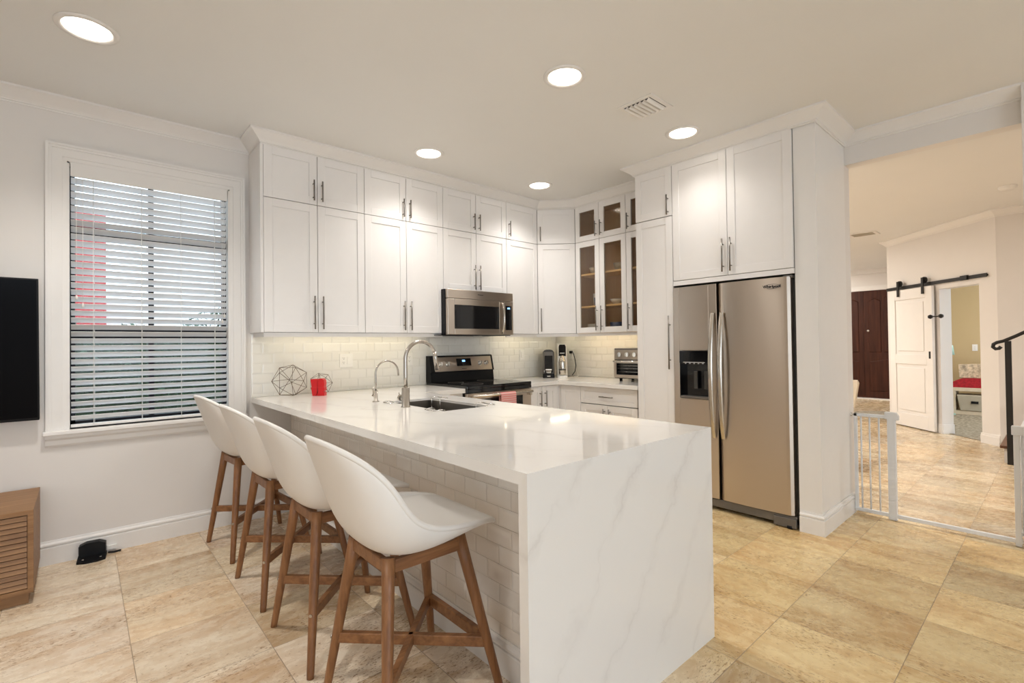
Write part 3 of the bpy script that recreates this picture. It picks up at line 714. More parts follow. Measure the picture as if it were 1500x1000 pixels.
m.box(2.676, 2.690, ya, yb, 1.125, zz).box(2.735, 2.737, ya, yb, za, 1.125).box(2.680, 2.737, ya, ya-0.006, za, 1.125).box(2.680, 2.737, yb+0.006, yb, za, 1.125)
m.box(2.690, 2.737, ya, yb, 1.119, 1.125)
dp = m.build('dispenser', 'black_gloss', fd1, 0.001)
MB(O).box(2.676, 2.737, ya-0.004, yb+0.004, za, za+0.018).build('drip_tray', 'grey', dp, 0.002)
m = MB(O); m.box(2.700, 2.712, -2.120, -2.150, 0.92, 1.06).box(2.700, 2.712, -2.205, -2.232, 0.92, 1.06); m.build('paddle', 'dark_grey', dp, 0.003)
m = MB(O); m.box(2.6745, 2.676, -2.045, -2.225, 1.128, 1.133)
for k in range(5): m.box(2.6745, 2.676, -2.060-k*0.036, -2.072-k*0.036, 1.119, 1.124)
m.build('button_legends', 'silver_ink', dp)
def fhandle(y, parent):
    m = MB(O); n = 16; N = 10; vs = []
    for i in range(n+1):
        t = i/n; z = 0.560+t*0.950; s = math.sin(PI*t)
        off = 0.012+0.050*s**0.75; xo = FD-off; hw = 0.0155+0.0035*s; hd = 0.010
        for k in range(N):
            a = 2*PI*k/N; vs.append((xo+hd*math.cos(a), y+hw*math.sin(a), z))
    m.add(vs, [(i*N+k, i*N+(k+1) % N, (i+1)*N+(k+1) % N, (i+1)*N+k) for i in range(n) for k in range(N)], True)
    m.add(vs[:N], [tuple(range(N))]); m.add(vs[-N:], [tuple(range(N))])
    m.build('handle', 'steel_v', parent)
fhandle(-2.296, fd1); fhandle(-2.368, fd2)
tm = Matrix.Translation((FD-0.0035-O[0]+0.0035, -2.722-O[1], 1.672)) @ Matrix.Rotation(-PI/2, 4, 'Z') @ Matrix.Rotation(PI/2, 4, 'X')
text_part('logo', 'Whirlpool', 0.028, 'ink', fd2, tm, 0.003)
m = MB(O); p = [Vector((FD-0.002, -2.722+0.055*math.cos(a), 1.672+0.016*math.sin(a))) for a in [0.4+i*0.35 for i in range(15)]]; m.tube(p, 0.0011, 5); m.build('logo_swoosh', 'ink', fd2)
m = MB(O); m.box(2.700, 2.752, -2.848, -1.962, 0.028, 0.088); m.box(2.690, 2.752, -2.848, -2.700, 0.008, 0.075)
m.build('base_grille', 'grey', fr, 0.006)
m = MB(O); m.cyl((2.70, -2.79, 0.014), (2.70, -2.82, 0.014), 0.014).cyl((2.70, -2.00, 0.014), (2.70, -2.03, 0.014), 0.014).cyl((3.2, -2.79, 0.014), (3.2, -2.82, 0.014), 0.014).cyl((3.2, -2.00, 0.014), (3.2, -2.03, 0.014), 0.014); m.build('roller', 'black', fr)
MB(O).box(2.70, 2.76, -2.848, -2.790, 1.7235, 1.742).build('hinge_cover', 'grey', fr, 0.003)

# ------------------------------------------------------------------ microwave
O = (1.92, -0.2, 1.38)
mw = thing('microwave_oven', 'stainless over-the-range microwave with black window', 'microwave', O)
X0, X1 = 1.548, 2.318
MB(O).box(1.553, X1-0.006, -0.314, -0.012, 1.385, 1.800).box(X0-0.028, X1-0.006, -0.372, -0.3135, 1.385, 1.800).build('case', 'black', mw)
MB(O).box(X0-0.09, X1+0.0, -0.355, -0.02, 1.378, 1.3845).build('underside_plate', 'black', mw)
MB(O).box(X0-0.022, X1-0.006, -0.408, -0.373, 1.718, 1.800).build('vent_band', 'steel', mw, 0.004)
dr = MB(O)
dx1 = 2.190; dr.box(X0-0.022, 1.600, -0.410, -0.373, 1.386, 1.714).box(2.130, dx1, -0.410, -0.373, 1.386, 1.714).box(1.600, 2.130, -0.410, -0.373, 1.386, 1.440).box(1.600, 2.130, -0.410, -0.373, 1.658, 1.714)
dro = dr.build('door', 'steel', mw, 0.003)
MB(O).box(1.600, 2.130, -0.406, -0.374, 1.440, 1.658).build('window', 'black_gloss', dro)
MB(O).box(dx1+0.002, X1-0.006, -0.409, -0.373, 1.386, 1.714).build('control_frame', 'steel', mw, 0.003)
cp = MB(O).box(2.212, 2.290, -0.4115, -0.4092, 1.432, 1.672).build('control_panel', 'black_gloss', mw)
MB(O).box(2.234, 2.266, -0.4125, -0.4116, 1.640, 1.655).build('display', 'display', cp)
pts = [(2.163, -0.410-0.038*math.sin(PI*t)**0.6 if 0 < t < 1 else -0.411, 1.398+t*0.305) for t in [i/14 for i in range(15)]]
MB(O).tube(pts, 0.0105, 12).build('handle', 'steel_v', dro)
text_part('logo', 'Whirlpool', 0.016, 'ink', mw, facing_text(1.90-O[0], -0.4086-O[1], 1.762-O[2]))
m = MB(O); m.tube(arc((2.02, -0.20, 1.3745), 0.045, 0, 2*PI, 20, (1, 0, 0), (0, 1, 0)), 0.003, 6); m.build('task_light_ring', 'porcelain', mw)

# ------------------------------------------------------------------ range
O = (1.92, -0.35, 0)
rg_ = thing('electric_range', 'black and stainless electric range below the microwave', 'range', O)
X0, X1 = 1.5345, 2.300
MB(O).box(X0, X1, -0.64, -0.016, 0.03, 0.905).build('body', 'black', rg_, 0.003)
m = MB(O)
for x in (X0+0.05, X1-0.05):
    for y in (-0.58, -0.08): m.cyl((x, y, 0), (x, y, 0.03), 0.018)
m.build('foot', 'black', rg_)
ck = MB(O).box(X0, X1, -0.675, -0.016, 0.9055, 0.934).build('cooktop', 'black_gloss', rg_, 0.006)
m = MB(O)
for x, y, r in ((1.73, -0.49, 0.10), (2.11, -0.49, 0.085), (1.73, -0.23, 0.075), (2.11, -0.23, 0.10)):
    m.tube(arc((x, y, 0.9343), r, 0, 2*PI, 40, (1, 0, 0), (0, 1, 0)), 0.0009, 4)
m.build('burner_rings', 'grey', ck)
bpz0, bpz1 = 0.934, 1.188
m = MB(O); m.prism([(-0.016, bpz0), (-0.105, bpz0), (-0.095, 1.03), (-0.110, 1.03), (-0.075, 1.18), (-0.06, bpz1), (-0.016, bpz1)], lambda a, b: (X0, a, b), lambda a, b: (X1, a, b))
bp = m.build('control_backguard', 'black', rg_, 0.004)
def bg_pt(x, z, out):
    t = (z-1.03)/(1.18-1.03); y = -0.110+0.035*t; n = Vector((0, -0.974, 0.227)); return Vector((x, y, z))+n*out
m = MB(O); a, b, c, d = X0+0.045, X1-0.025, 1.036, 1.172
m.hexa([bg_pt(a, c, 0), bg_pt(b, c, 0), bg_pt(b, d, 0), bg_pt(a, d, 0)], [bg_pt(a, c, 0.003), bg_pt(b, c, 0.003), bg_pt(b, d, 0.003), bg_pt(a, d, 0.003)]); m.build('control_fascia', 'steel', bp)
m = MB(O); a, b, c, d = 1.838, 2.012, 1.082, 1.155
m.hexa([bg_pt(a, c, 0.003), bg_pt(b, c, 0.003), bg_pt(b, d, 0.003), bg_pt(a, d, 0.003)], [bg_pt(a, c, 0.005), bg_pt(b, c, 0.005), bg_pt(b, d, 0.005), bg_pt(a, d, 0.005)]); dsp = m.build('display_panel', 'black_gloss', bp)
m = MB(O); a, b, c, d = 1.905, 1.940, 1.122, 1.140
m.hexa([bg_pt(a, c, 0.005), bg_pt(b, c, 0.005), bg_pt(b, d, 0.005), bg_pt(a, d, 0.005)], [bg_pt(a, c, 0.006), bg_pt(b, c, 0.006), bg_pt(b, d, 0.006), bg_pt(a, d, 0.006)]); m.build('clock_digits', 'display', dsp)
for x in (1.640, 1.728, 2.122, 2.200):
    m = MB(O); m.cyl(bg_pt(x, 1.104, 0.003), bg_pt(x, 1.104, 0.010), 0.024, n=24).cyl(bg_pt(x, 1.104, 0.010), bg_pt(x, 1.104, 0.030), 0.020, 0.017, n=24); m.box(x-0.004, x+0.004, -0.131, -0.115, 1.094, 1.130); m.build('knob', 'chrome', bp)
text_part('logo', 'Whirlpool', 0.014, 'ink', bp, Matrix.Translation(bg_pt(1.92, 1.055, 0.0035)-Vector(O)) @ Matrix.Rotation(PI/2-0.229, 4, 'X'))
m = MB(O); m.box(X0+0.001, X1-0.001, -0.674, -0.642, 0.872, 0.905); m.build('front_band', 'black_gloss', rg_, 0.003)
m = MB(O); dz0, dz1 = 0.24, 0.868; m.box(X0+0.003, X0+0.11, -0.672, -0.642, dz0, dz1).box(X1-0.11, X1-0.003, -0.672, -0.642, dz0, dz1).box(X0+0.11, X1-0.11, -0.672, -0.642, dz0, dz0+0.12).box(X0+0.11, X1-0.11, -0.672, -0.642, dz1-0.055, dz1)
od = m.build('oven_door', 'steel', rg_, 0.003)
MB(O).box(X0+0.11, X1-0.11, -0.668, -0.644, dz0+0.12, dz1-0.055).build('oven_window', 'black_gloss', od)
m = MB(O); m.cyl((X0+0.03, -0.722, 0.845), (X1-0.03, -0.722, 0.845), 0.012, n=14)
for x in (X0+0.05, X1-0.05): m.box(x-0.012, x+0.012, -0.722, -0.67, 0.812, 0.846)
m.build('handle', 'steel_v', od, 0.0)
MB(O).box(X0+0.003, X1-0.003, -0.672, -0.642, 0.05, 0.235).build('drawer', 'steel', rg_, 0.003)
# towel over the oven handle
O = (1.955, -0.722, 0.845)
m = MB(O); prof = []
pts = [(-0.7075, 0.70), (-0.7070, 0.78), (-0.7065, 0.845)] + [(-0.722+0.0155*math.cos(a), 0.845+0.0155*math.sin(a)) for a in (0.5, 1.1, 1.57, 2.0, 2.6)] + [(-0.7385, 0.845), (-0.741, 0.75), (-0.742, 0.66)]
inner = [(-0.7095, 0.70), (-0.7090, 0.78), (-0.7085, 0.845)] + [(-0.722+0.0132*math.cos(a), 0.845+0.0132*math.sin(a)) for a in (0.5, 1.1, 1.57, 2.0, 2.6)] + [(-0.7362, 0.845), (-0.7385, 0.75), (-0.7395, 0.66)]
m.prism(pts+inner[::-1], lambda a, b: (1.865, a, b), lambda a, b: (2.045, a, b)); tag(m.build('dish_towel', 'towel'), 'pink striped dish towel draped over the oven door handle', 'towel')

# ------------------------------------------------------------------ sink and taps
O = (0.77, -1.39, 0.70)
sk = thing('kitchen_sink', 'undermount stainless steel sink set in the peninsula', 'sink', O)
m = MB(O); a, b, c, d = SX0+0.004, SX1-0.004, SY0+0.004, SY1-0.004; zt, zb = 0.899, 0.66
m.box(a-0.0035, a, c-0.0035, d+0.0035, zb, zt).box(b, b+0.0035, c-0.0035, d+0.0035, zb, zt).box(a, b, c-0.0035, c, zb, zt).box(a, b, d, d+0.0035, zb, zt).box(a-0.0035, b+0.0035, c-0.0035, d+0.0035, zb-0.006, zb)
m.build('basin', 'sink', sk); m = MB(O); m.lathe([(0.0, zb+0.004), (0.030, zb+0.003), (0.042, zb+0.001)], (0.77, -1.42, 0), 24); m.build('drain', 'chrome', sk)
def wire_rack(label, cy):
    t = thing('wire_sink_rack', label, 'sink rack', (0.77, cy, BZ+TH), 0, 'wire racks in the sink'); t.location.z = 0.914
    for x0, s in ((SX0, -1), (SX1, 1)):
        m = MB(); xx = x0-0.77
        for dy in (-0.055, 0.055): m.tube([(xx-s*0.012, dy, -0.10), (xx-s*0.012, dy, 0.004), (xx+s*0.02, dy, 0.010), (xx+s*0.05, dy, 0.004)], 0.0028, 8)
        m.tube([(xx+s*0.05, -0.058, 0.0035), (xx+s*0.05, 0.058, 0.0035)], 0.0032, 8); m.build('rim_hook', 'chrome', t)
    m = MB()
    for i in range(7):
        x = SX0-0.77+0.014+i*(SX1-SX0-0.028)/6; m.cyl((x, -0.06, -0.10), (x, 0.06, -0.10), 0.002, n=6)
    m.cyl((SX0-0.77+0.010, -0.055, -0.10), (SX1-0.77-0.010, -0.055, -0.10), 0.0026, n=6).cyl((SX0-0.77+0.010, 0.055, -0.10), (SX1-0.77-0.010, 0.055, -0.10), 0.0026, n=6)
    m.build('wire_tray', 'chrome', t)
wire_rack('chrome wire rack hooked across the near half of the sink', -1.66)
wire_rack('chrome wire rack hooked across the far half of the sink', -1.14)

def faucet():
    x, y = 0.545, -1.395; O = (x, y, 0.914)
    t = thing('kitchen_faucet', 'tall brushed nickel gooseneck faucet with pull-down spray', 'faucet', O)
    MB(O).lathe([(0, 0.9142), (0.029, 0.9142), (0.029, 0.917), (0.0245, 0.920), (0.0245, 1.030), (0.022, 1.033), (0, 1.033)], (x, y, 0), 28).build('base', 'nickel', t)
    r = 0.108; top = 1.206
    pts = [(x, y, 1.03), (x, y, 1.10), (x, y, 1.17)] + arc((x+r, y, top), r, PI, 0.38, 22, (1, 0, 0), (0, 0, 1))
    MB(O).tube(pts, 0.0118, 16).build('spout', 'nickel', t)
    p = Vector(pts[-1]); q = p + Vector((0.022, 0, -0.115)); dd = (q-p).normalized()
    MB(O).tube([p-dd*0.004, p+dd*0.03, p+dd*0.032, q], [0.0128, 0.0138, 0.0142, 0.0158], 16).build('spray_head', 'nickel', t)
    m = MB(O); m.cyl((x, y+0.02, 0.965), (x-0.004, y+0.052, 0.967), 0.013, n=16).cyl((x-0.004, y+0.052, 0.967), (x-0.006, y+0.064, 0.968), 0.019, n=20); m.tube([(x-0.006, y+0.058, 0.968), (x-0.012, y+0.062, 1.0)], 0.004, 8); m.build('lever', 'nickel', t)
def filt():
    x, y = 0.548, -0.985; O = (x, y, 0.914)
    t = thing('filter_faucet', 'small brushed nickel gooseneck drinking water faucet', 'faucet', O)
    MB(O).lathe([(0, 0.9142), (0.024, 0.9142), (0.022, 0.918), (0.013, 0.922), (0.0125, 0.990), (0, 0.990)], (x, y, 0), 24).build('base', 'nickel', t)
    r = 0.084; pts = [(x, y, 0.985), (x, y, 1.05)] + arc((x+r, y, 1.103), r, PI, 0.0, 20, (1, 0, 0), (0, 0, 1)) + [(x+2*r+0.002, y, 1.082)]
    MB(O).tube(pts, 0.0062, 12).build('spout', 'nickel', t)
    m = MB(O); m.cyl((x, y+0.01, 0.953), (x-0.002, y+0.032, 0.953), 0.009, n=14); m.lathe([(0.0, -0.009), (0.007, -0.006), (0.010, 0), (0.007, 0.006), (0, 0.009)], (x-0.003, y+0.036, 0.953), 12); m.tube([(x-0.003, y+0.034, 0.955), (x-0.003, y+0.036, 1.012)], 0.0042, 8); m.build('lever', 'nickel', t)
faucet(); filt()

# ------------------------------------------------------------------ counter decor
def wire_poly(name, label, verts, edges, loc, r, extra=()):
    m = MB()
    for a, b in edges: m.cyl(verts[a], verts[b], r, n=6)
    for vv in verts: m.lathe([(0, -r*1.3), (r*1.2, -r*0.6), (r*1.3, 0), (r*1.2, r*0.6), (0, r*1.3)], vv, 8)
    o = m.build(name, 'wire', None); o.location = loc
    return tag(o, label, 'ornament', 'geometric wire ornaments')
def geo_big():
    # hexagonal antiprism with spoked, dimpled ends
    vs = []; R, H = 0.118, 0.085; e = []
    for s, a0 in ((-1, 0.0), (1, PI/6)):
        for k in range(6): vs.append(Vector((R*math.cos(a0+PI/3*k), s*H*0.62, R*math.sin(a0+PI/3*k))))
    vs.append(Vector((0.0, -H*0.15, 0.012))); vs.append(Vector((0.004, H*0.2, -0.014)))
    for k in range(6):
        e += [(k, (k+1) % 6), (6+k, 6+(k+1) % 6), (k, 6+k), (6+k, (k+1) % 6), (12, k), (13, 6+k)]
    return vs, e
vs, e = geo_big(); zmin = min(v.z for v in vs)
rot = Matrix.Rotation(math.radians(-38), 3, 'Z'); vs = [rot @ v for v in vs]
wire_poly('wire_ornament', 'large geometric brass wire ornament at the wall end of the peninsula', vs, e, (0.255, -0.150, 0.9157-zmin), 0.0017)
vs, e = geo_big(); vs = [Matrix.Rotation(math.radians(15), 3, 'Z') @ (v*0.68) for v in vs]; zmin = min(v.z for v in vs)
wire_poly('wire_ornament', 'smaller geometric brass wire ornament half hidden behind the red blocks', vs, e, (0.500, -0.115, 0.9157-zmin), 0.0014)
# plain red block ornament
t = thing('red_block_ornament', 'small glossy red stacked block ornament on the peninsula', 'ornament', (0.430, -0.262, 0.9145), math.radians(-42))
def chunk(poly, dep=0.046, nm='block'):
    m = MB(); m.prism(poly, lambda a, b: (a, -dep/2, b), lambda a, b: (a, dep/2, b)); m.build(nm, 'red', t, 0.0012)
chunk([(-0.048, 0.066), (-0.005, 0.066), (-0.003, 0.128), (-0.018, 0.128), (-0.052, 0.128), (-0.055, 0.122)])
chunk([(-0.003, 0.066), (0.046, 0.066), (0.050, 0.090), (0.046, 0.120), (0.030, 0.132), (0.008, 0.130), (0.000, 0.112)])
chunk([(-0.042, 0.0), (-0.012, 0.0), (-0.004, 0.060), (-0.004, 0.0655), (-0.053, 0.0655), (-0.050, 0.050)])
chunk([(-0.008, 0.0), (0.050, 0.0), (0.050, 0.022), (0.040, 0.030), (0.050, 0.040), (0.050, 0.0655), (-0.002, 0.0655), (0.002, 0.030)])

# ------------------------------------------------------------------ corner appliances
def rbox(w, d, h, r, z0=0.0, n=6, taper=1.0, y0=0.0):
    pts = []
    for cx, cy, a0 in ((w/2-r, d-r, 0), (-w/2+r, d-r, PI/2), (-w/2+r, r, PI), (w/2-r, r, 1.5*PI)):
        pts += [(cx+r*math.cos(a0+PI/2*i/n), y0+cy+r*math.sin(a0+PI/2*i/n)) for i in range(n+1)]
    return pts
t = thing('coffee_machine', 'black and grey capsule coffee machine with a cup, left of the soda maker', 'coffee machine', (2.962, -0.262, 0.9145), -PI/4)
m = MB(); p = rbox(0.135, 0.25, 0, 0.03, y0=0.03); m.prism(p, lambda a, b: (a, b, 0), lambda a, b: (a*0.97, b, 0.285)); m.build('body', 'grey', t, 0.004)
m = MB(); m.prism([(-0.062, 0.285), (0.062, 0.285), (0.045, 0.304), (0.020, 0.311), (-0.020, 0.311), (-0.045, 0.304)], lambda a, b: (a, 0.04, b), lambda a, b: (a, 0.20, b)); m.build('lid', 'dark_grey', t, 0.003)
MB().box(-0.045, 0.045, 0.022, 0.034, 0.055, 0.245).build('front_panel', 'black_gloss', t, 0.004)
m = MB(); p = rbox(0.13, 0.10, 0, 0.02, y0=-0.05); m.prism(p, lambda a, b: (a, b, 0), lambda a, b: (a, b, 0.045)); m.build('drip_base', 'black', t, 0.003)
MB().box(-0.018, 0.018, -0.0525, -0.0495, 0.014, 0.026).build('badge', 'chrome', t)
O2 = Vector((2.962, -0.262, 0.9145)) + Matrix.Rotation(-PI/4, 3, 'Z') @ Vector((0, -0.014, 0.0455))
t = thing('coffee_cup', 'white cup with a dark band standing on the coffee machine', 'cup', O2, -PI/4)
MB().lathe([(0, 0.001), (0.020, 0.001), (0.030, 0.020), (0.036, 0.050), (0.034, 0.050), (0.028, 0.020), (0.0, 0.006)], n=24).build('bowl', 'porcelain', t)
m = MB(); m.tube(arc((-0.036, 0, 0.028), 0.014, -PI/2-0.6, -PI*1.5+0.6, 8, (1, 0, 0), (0, 0, 1)), 0.0035, 8); m.build('handle', 'porcelain', t)
m = MB(); m.lathe([(0.0335, 0.026), (0.0358, 0.038)], n=24); m.build('printed_band', 'wire', t)

t = thing('soda_maker', 'tall white and black soda maker holding a silver bottle', 'soda maker', (3.062, -0.378, 0.9145), -PI/4)
# upright back frame
m = MB(); p = rbox(0.118, 0.15, 0, 0.035, y0=0.03); m.prism(p, lambda a, b: (a, b, 0), lambda a, b: (a*0.9, b*0.92+0.004, 0.372)); m.build('housing', 'porcelain', t, 0.006)
m = MB(); m.prism([(-0.040, 0.24), (0.040, 0.24), (0.040, 0.345), (0.030, 0.366), (-0.030, 0.366), (-0.040, 0.345)], lambda a, b: (a, 0.008, b), lambda a, b: (a, 0.05, b)); m.build('control_head', 'black_gloss', t, 0.006)
MB().box(-0.026, 0.026, 0.006, 0.009, 0.268, 0.276).build('lettering_bar', 'silver_ink', t)
m = MB(); m.lathe([(0, 0.030), (0.036, 0.030), (0.040, 0.045), (0.040, 0.170), (0.034, 0.205), (0.020, 0.232), (0.018, 0.250), (0, 0.250)], (0, 0.022, 0), 28); m.build('bottle', 'steel_v', t)
m = MB(); m.lathe([(0.0405, 0.082), (0.0412, 0.084), (0.0412, 0.092), (0.0405, 0.094)], (0, 0.022, 0), 28); m.build('bottle_band', 'dark_grey', t)
m = MB(); p = rbox(0.114, 0.09, 0, 0.04, y0=-0.035); m.prism(p, lambda a, b: (a, b, 0), lambda a, b: (a, b, 0.022)); m.build('foot', 'porcelain', t, 0.004)
# cord and plug
m = MB((3.25, -0.3, 0.95)); X = WBX-0.018
m.tube([(3.215, -0.385, 0.935), (3.25, -0.395, 0.975), (3.28, -0.385, 1.04), (3.295, -0.360, 1.11), (3.30, -0.335, 1.17), (3.315, -0.300, 1.205), (3.335, -0.268, 1.196)], 0.0045, 8)
m.box(3.322, 3.347, -0.277, -0.249, 1.176, 1.206)
tag(m.build('power_cord', 'black'), 'black power cord rising to the outlet beside the soda maker', 'cord')
m = MB((3.25, -0.33, 0.92)); m.tube([(3.235, -0.40, 0.918), (3.28, -0.415, 0.918), (3.31, -0.39, 0.93), (3.325, -0.345, 1.0), (3.328, -0.305, 1.09), (3.335, -0.268, 1.148)], 0.003, 8); m.box(3.325, 3.347, -0.276, -0.250, 1.138, 1.166)
tag(m.build('power_cord', 'plate'), 'thin white power cord running from the outlet down to the counter', 'cord')

# toaster oven
O = (3.02, -1.105, 0.9145)
t = thing('toaster_oven', 'stainless toaster oven with three dials beside the pantry', 'toaster oven', O, -PI/2)
wd = 0.42; hh = 0.325; dd = 0.30
MB().box(0, wd, 0.012, dd, 0.028, hh).build('case', 'grey', t, 0.006)
m = MB()
for x in (0.05, wd-0.05):
    for y in (0.05, dd-0.05): m.cyl((x, y, 0), (x, y, 0.03), 0.014)
m.build('foot', 'black', t)
f = MB().box(0.008, wd-0.008, 0.0, 0.012, 0.215, hh-0.018).build('control_fascia', 'steel', t, 0.002)
for x in (0.075, 0.165, 0.250, 0.340):
    m = MB(); m.cyl((x, 0, 0.262), (x, -0.016, 0.262), 0.022, n=20).box(x-0.003, x+0.003, -0.024, -0.014, 0.244, 0.280); m.build('dial', 'chrome', t)
m = MB(); m.box(0.006, 0.036, -0.006, 0.012, 0.036, 0.205).box(wd-0.036, wd-0.006, -0.006, 0.012, 0.036, 0.205).box(0.036, wd-0.036, -0.006, 0.012, 0.036, 0.066).box(0.036, wd-0.036, -0.006, 0.012, 0.178, 0.205)
od = m.build('door', 'steel', t, 0.002)
MB().box(0.036, wd-0.036, 0.000, 0.010, 0.066, 0.178).build('door_glass', 'black_gloss', od)
m = MB(); m.cyl((0.02, -0.034, 0.196), (wd-0.02, -0.034, 0.196), 0.008, n=12).cyl((0.04, -0.034, 0.196), (0.04, -0.004, 0.196), 0.006).cyl((wd-0.04, -0.034, 0.196), (wd-0.04, -0.004, 0.196), 0.006); m.build('handle', 'chrome', od)
m = MB()
for z in (0.095, 0.128, 0.155): m.cyl((0.05, -0.0015, z), (wd-0.05, -0.0015, z), 0.0016, n=6)
m.build('rack_wires', 'chrome', od)

# crockery behind the glass doors
def bowl(label, x, y, z, r, h, mat, grp='crockery in the glass cabinet', nm='bowl'):
    m = MB(); m.lathe([(0, 0), (r*0.45, 0), (r*0.8, h*0.45), (r, h), (r*0.95, h), (r*0.72, h*0.5), (0, h*0.15)], n=28); o = m.build(nm, mat); o.location = (x, y, z); return tag(o, label, nm.replace('_', ' '), grp)
S1, S2 = 1.668+0.0185, 2.010+0.0185; S0 = ZB+0.0165
bowl('patterned bowl on the upper shelf behind the left glass door', 3.20, -0.735, S2, 0.055, 0.075, 'pattern')
bowl('white flared bowl on the lower shelf behind the second glass door', 3.18, -1.045, S1, 0.075, 0.055, 'porcelain')
bowl('grey bowl on the upper shelf behind the second glass door', 3.24, -1.04, S2, 0.07, 0.09, 'bin')
m = MB(); m.lathe([(0, 0), (0.034, 0), (0.038, 0.03), (0.038, 0.085), (0.034, 0.085), (0.033, 0.01), (0, 0.01)], n=24); o = m.build('mug', 'blue'); o.location = (3.15, -0.815, S1); tag(o, 'dark blue patterned mug on the lower shelf behind the left glass door', 'mug', 'crockery in the glass cabinet')
m = MB(); m.lathe([(0, 0), (0.04, 0), (0.045, 0.03), (0.05, 0.14), (0.046, 0.14), (0.04, 0.02), (0, 0.01)], n=24); o = m.build('jug', 'porcelain'); o.location = (3.25, -0.735, S1); tag(o, 'pale jug standing behind the blue mug', 'jug', 'crockery in the glass cabinet')
m = MB(); m.lathe([(0, 0), (0.05, 0), (0.055, 0.04), (0.055, 0.17), (0.05, 0.17), (0.05, 0.02), (0, 0.01)], n=24); o = m.build('canister', 'porcelain'); o.location = (3.27, -1.16, S1); tag(o, 'tall pale canister behind the second glass door', 'canister', 'crockery in the glass cabinet')
for i in range(6):
    m = MB(); m.lathe([(0, 0), (0.06, 0), (0.105, 0.012), (0.105, 0.015), (0.055, 0.004), (0, 0.004)], n=32); o = m.build('plate', 'porcelain'); o.location = (3.20, -0.76, S0+i*0.0135)
    tag(o, 'white plate in the stack on the cabinet floor behind the left glass door', 'plate', 'stacked plates')
m = MB(); m.lathe([(0, 0), (0.05, 0), (0.085, 0.05), (0.09, 0.09), (0.085, 0.09), (0.05, 0.01), (0, 0.008)], n=28); o = m.build('bowl', 'blue'); o.location = (3.20, -1.04, S0); tag(o, 'dark bowl on the cabinet floor behind the second glass door', 'bowl', 'crockery in the glass cabinet')

